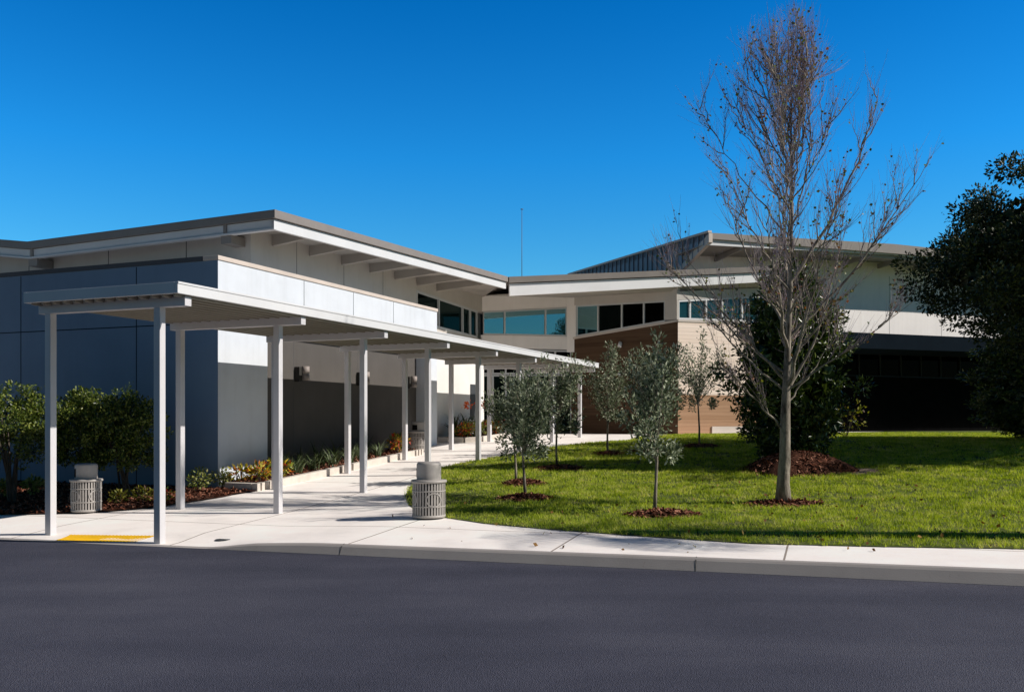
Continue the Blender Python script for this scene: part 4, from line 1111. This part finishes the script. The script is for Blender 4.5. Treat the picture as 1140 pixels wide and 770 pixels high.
big_shrub(g_at(-60, 19.2), 'large leafy shrub mostly beyond the left picture edge', 1.8, 2.3, 34)

# --- small plants
def tuft(loc, label, name, cat, mat, r, h, n, size, seed, aspect=.5, group=None):
    rg = np.random.default_rng(seed); t = thing(name, label, cat, loc, group); t['_o'] = (0,0,0)
    m_ = MB(); rd = random.Random(seed)
    for i in range(6):
        a = rd.uniform(0, 6.28); m_.tube([(0,0,-.03), (r*.3*math.cos(a), r*.3*math.sin(a), h*.4), (r*.6*math.cos(a), r*.6*math.sin(a), h*.75)], [.010,.008,.004], 5, cap=False)
    m_.build('stems', M['barkd'], t)
    q, v = ball(rg, n, (0,0,h*.58), (r, r, h*.42), .4); leaves(q, size, mat, 'leaves', t, rg, aspect, .3, outdir=v*.9)
    return t
GL = 'small lime shrubs in the front bed'
for i, (px, py, r, h, lb) in enumerate([(222, 549, .24, .50, 'bright lime shrub at the corner of the blue wall, larger one'), (247, 544, .22, .42, 'small lime shrub right of the larger lime one at the wall corner'),
        (38, 553, .22, .42, 'lime shrub in the shadow between two left canopy plants'), (3, 556, .18, .40, 'lime shrub cut by the left picture edge'), (132, 562, .20, .26, 'low dull lime plant right of the left litter bin'), (160, 560, .24, .28, 'low spreading plant beside the front right post')]):
    p = at(px, py); p.z += .03
    tuft(p, lb, 'lime_shrub', 'shrub', M['lime'] if i < 4 else M['yleaf'], r, h, 260 if i < 4 else 150, .085, 40+i, .5, GL)
tuft(Vector((*at(182, 560).xy, at(182,560).z+.03)), 'low plant with red and yellow leaves behind the front right post', 'lime_shrub', 'shrub', M['redleaf'], .22, .24, 150, .07, 57, .5, GL)
GC = 'crotons with yellow and orange leaves'
for i, (s, tt, r, lb) in enumerate([(5.95, -3.2, .22, 'croton nearest the white pier, yellow and dark leaves'), (6.15, -2.85, .24, 'croton with bright yellow leaves at the kerb corner'),
                                (6.5, -3.05, .25, 'croton with orange leaves in the corner group'), (6.9, -2.8, .22, 'orange red croton next to the third post'), (7.1, -3.15, .22, 'dark red croton at the wall behind the orange one')]):
    p = ST(s, tt); p.z = BH(p.x, p.y)-.02
    tuft(p, lb, 'croton', 'plant', M['croton'], r, .36, 110, .14, 60+i, .38, GC)
for i, (s, tt, lb) in enumerate([(12.3, -2.8, 'red croton by the end of the long bed'), (12.9, -3.0, 'red and yellow croton nearest the shaded litter bin')]):
    p = ST(s, tt); p.z = BH(p.x, p.y)-.02; tuft(p, lb, 'croton', 'plant', M['redleaf'], .26, .5, 170, .14, 70+i, .38, 'red crotons at the end of the long bed')
for i, (s, tt, mt, lb) in enumerate([(18.1, -2.95, 'lime', 'yellow green plant in the small bed by the entrance'), (17.5, -3.1, 'redleaf', 'dark red plant at the near end of the small bed'), (19.2, -2.9, 'croton', 'orange and green plant at the middle of the small bed'), (20.1, -3.0, 'redleaf', 'red plant at the far end of the small bed')]):
    p = ST(s, tt); p.z = H(p.x, p.y)+.12; tuft(p, lb, 'bedding_plant', 'plant', M[mt], .32, .5, 220, .14, 80+i, .4, 'plants in the small bed by the entrance')
def spiky(loc, label, name, mat, n, L, seed, group, width=.03, flowers=False, upr=.8):
    rg = np.random.default_rng(seed); t = thing(name, label, 'plant', loc, group); t['_o'] = (0,0,0)
    V = []; T = []
    for i in range(n):
        a = rg.uniform(0, 6.283); l = L*rg.uniform(.6, 1.1); el = rg.uniform(upr, 1.45); base = np.array([rg.normal(0,.05), rg.normal(0,.05), 0]); w = width*rg.uniform(.7, 1.2)
        side = np.array([-math.sin(a), math.cos(a), 0])*w; prev = None; p = base.copy(); e = el
        k0 = len(V)
        for j in range(5):
            f = j/4; ww = side*(1-f**2.2)*.5+side*1e-3; V.append(p-ww); V.append(p+ww)
            p = p+np.array([math.cos(a)*math.cos(e), math.sin(a)*math.cos(e), math.sin(e)])*l/4; e -= .28
            if j < 4: T.append([k0+2*j, k0+2*j+1, k0+2*j+3, k0+2*j+2])
    raw('blades', np.array(V), np.array(T), mat, t)
    if flowers:
        q = rg.normal(0, .10, (60, 3)); q[:,2] = q[:,2]*.6+L*1.05; leaves(q, .10, M['flower'], 'flowers', t, rg, .6, .3)
    return t
GD = 'striped blade plants in the long bed'
words = ['at the third post', 'behind the first one', 'second along the kerb', 'second along the wall', 'third along the kerb', 'third along the wall', 'fourth along the kerb', 'fourth along the wall', 'fifth along the kerb', 'fifth along the wall', 'last along the kerb', 'last along the wall']
for i in range(12):
    s = 7.55+.42*(i//2)*1.05*1.7; tt = -2.82 if i % 2 == 0 else -3.25
    if s > 12: continue
    p = ST(s+rnd.uniform(-.1,.1), tt+rnd.uniform(-.05,.05)); p.z = BH(p.x, p.y)-.02
    spiky(p, 'striped blade plant '+words[i], 'blade_plant', M['varieg'] if i % 2 == 0 else M['darkgreen'], 42, .62 if i % 2 == 0 else .85, 100+i, GD, .028)
for i, (s, tt, lb) in enumerate([(18.6, -3.5, 'tall canna with red orange flowers near the white side wall'), (19.7, -3.5, 'canna with red flowers close to the glass front'), (17.9, -3.6, 'dark canna without many flowers at the near end')]):
    p = ST(s, tt); p.z = H(p.x, p.y)+.1; spiky(p, lb, 'canna_plant', M['darkgreen'], 26, 1.05, 130+i, 'cannas in the small bed', .09, i < 2, 1.0)

# yellow leaved shrub and white cabinet near the hall
p = at(942, 487.5); tuft(p, 'loose yellow leaved shrub in the shade of the tall hall', 'yellow_shrub', 'shrub', M['yleaf'], .75, 1.3, 160, .13, 140, .6)
p = at(911, 488); cb = thing('utility_cabinet', 'weathered white cabinet half hidden by the dark evergreen', 'cabinet', p)
m_ = MB(); m_.box(p.x-.35, p.x+.28, p.y-.25, p.y+.25, p.z, p.z+.95); m_.build('body', M['util'], cb, .03)
m_ = MB(); m_.box(p.x-.39, p.x+.32, p.y-.29, p.y+.29, p.z+.952, p.z+1.02); m_.build('lid', M['util'], cb, .02)

# fallen leaves under the bare tree and along the walk
rg = np.random.default_rng(77); X = np.concatenate([rg.normal(bp_.x, 2.6, 170), rg.uniform(-2, 9, 60)]); Y = np.concatenate([rg.normal(bp_.y, 1.9, 170), rg.uniform(11.6, 15, 60)])
dk = (X-K0.x)*KN.x+(Y-K0.y)*KN.y; kk_ = dk > .25; X, Y = X[kk_], Y[kk_]
Z = Hv(X, Y)+np.where(in_poly(X, Y, LAWN), .05, .012)
fl = leaves(np.c_[X, Y, Z], .07, island('dry_leaves', [(.20,.09,.03),(.30,.17,.05),(.13,.05,.025),(.36,.28,.07)], .7, .1, .1), 'fallen_leaves', None, rg, .75, -.05, fold=.1)
tag(fl, 'scattered dry fallen leaves on the grass and sidewalk around the bare tree', 'fallen leaves', kind='stuff')

# trees across the road, seen only as reflections and shadows
GT = 'street trees across the road behind the viewer'
t1 = dup(oak, (-13, -30, -.1), 'large oak across the road at the left', 1.0, 1.35, GT)
t2 = dup(oak, (9, -34, -.1), 'large oak across the road straight behind', 2.4, 1.25, GT)
t3 = dup(oak, (24, -36, -.1), 'large oak across the road at the right', 4.0, 1.35, GT)
# tall palm beside the pavement just outside the right picture edge: its trunk shadow lies along the grass edge
pp = Vector((12.2, 12.12, 0)); pp.z = H(pp.x, pp.y)
pl = thing('palm_tree', 'palm with a thick straight trunk beside the pavement right of the picture', 'tree', pp); pl['_o'] = (0,0,0)
m_ = MB(); m_.tube([(0,0,-.1), (.03,0,1), (0,.02,3), (.02,0,7.2)], [.36,.30,.28,.24], 14); m_.build('trunk', M['barkd'], pl)
V = []; T = []; rg = np.random.default_rng(8)
for i in range(26):
    a = i*2.4; e = rg.uniform(-.1, 1.2); p = np.array([0., 0., 7.2]); 
    for j in range(14):
        d = np.array([math.cos(a)*math.cos(e), math.sin(a)*math.cos(e), math.sin(e)]); q = p+d*.14
        if j > 2:
            for sg in (-1, 1):
                sd = np.array([-math.sin(a), math.cos(a), -.35*sg*sg])*sg*.55*math.sin(math.pi*(j/14)**.7)+d*.25; k = len(V); sd[2] -= .18
                V += [p, p+d*.05, p+sd]; T.append([k, k+1, k+2])
        k = len(V); w = np.array([-math.sin(a), math.cos(a), 0])*.015; V += [p-w, p+w, q]; T.append([k, k+1, k+2])
        p = q; e -= .13
raw('fronds', np.array(V), np.array(T), M['shrub'], pl)

# ------------------------------------------------------------------ sky, sun, camera
W = bpy.data.worlds.new('World'); SC.world = W; W.use_nodes = True; nt = W.node_tree
bg = nt.nodes['Background']; sky = nt.nodes.new('ShaderNodeTexSky'); sky.sky_type = 'NISHITA'; sky.sun_disc = False
SUN_EL = R(34.5); saz = R(98)
sky.sun_elevation = SUN_EL; sky.sun_rotation = saz; sky.air_density = 1.0; sky.dust_density = .15; sky.ozone_density = 3.0; sky.altitude = 300
hs = nt.nodes.new('ShaderNodeHueSaturation'); hs.inputs['Saturation'].default_value = 1.25; hs.inputs['Value'].default_value = 1.0; hs.inputs['Hue'].default_value = .495
nt.links.new(sky.outputs[0], hs.inputs['Color'])
tc = nt.nodes.new('ShaderNodeTexCoord'); sx = nt.nodes.new('ShaderNodeSeparateXYZ'); nt.links.new(tc.outputs['Generated'], sx.inputs[0])
rp = ramp(nt, sx.outputs['Z'], [(0, (1.0,1.22,1.15)), (.13, (.55,1.25,1.42)), (.27, (.18,1.20,1.70)), (.42, (.02,.94,1.50)), (.56, (.08,.28,.5)), (.85, (.05,.12,.22))])
mm = nt.nodes.new('ShaderNodeMix'); mm.data_type = 'RGBA'; mm.blend_type = 'MULTIPLY'; mm.inputs[0].default_value = 1
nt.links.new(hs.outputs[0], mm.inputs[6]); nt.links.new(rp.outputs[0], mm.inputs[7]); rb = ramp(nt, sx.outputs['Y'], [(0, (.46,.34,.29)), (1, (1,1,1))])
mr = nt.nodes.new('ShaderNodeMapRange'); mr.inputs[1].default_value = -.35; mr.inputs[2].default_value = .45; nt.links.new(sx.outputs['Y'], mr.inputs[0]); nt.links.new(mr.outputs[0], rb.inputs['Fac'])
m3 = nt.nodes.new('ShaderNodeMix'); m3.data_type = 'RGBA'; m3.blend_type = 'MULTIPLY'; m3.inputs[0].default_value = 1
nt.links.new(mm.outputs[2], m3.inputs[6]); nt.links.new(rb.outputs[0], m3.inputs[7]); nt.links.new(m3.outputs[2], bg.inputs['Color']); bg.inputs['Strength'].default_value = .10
sd = Vector((math.sin(saz)*math.cos(SUN_EL), math.cos(saz)*math.cos(SUN_EL), math.sin(SUN_EL)))
L = bpy.data.lights.new('sun', 'SUN'); L.energy = 5.0; L.angle = R(.55); L.color = (1, .94, .86)
so = bpy.data.objects.new('sun', L); COL.objects.link(so); so.rotation_euler = sd.to_track_quat('Z', 'Y').to_euler()
cam = bpy.data.cameras.new('camera'); co = bpy.data.objects.new('camera', cam); COL.objects.link(co)
co.location = (0, 0, EYE); co.rotation_euler = (R(90), 0, 0)
cam.sensor_width = 36; cam.lens = 36*F/1140; cam.shift_y = (467-385)/1140; cam.clip_end = 2500; cam.clip_start = .1
SC.camera = co
SC.view_settings.view_transform = 'Standard'; SC.view_settings.look = 'None'; SC.view_settings.exposure = 0; SC.view_settings.gamma = 1
SC.render.engine = 'CYCLES'
for o in bpy.data.objects:
    if '_o' in o: del o['_o']
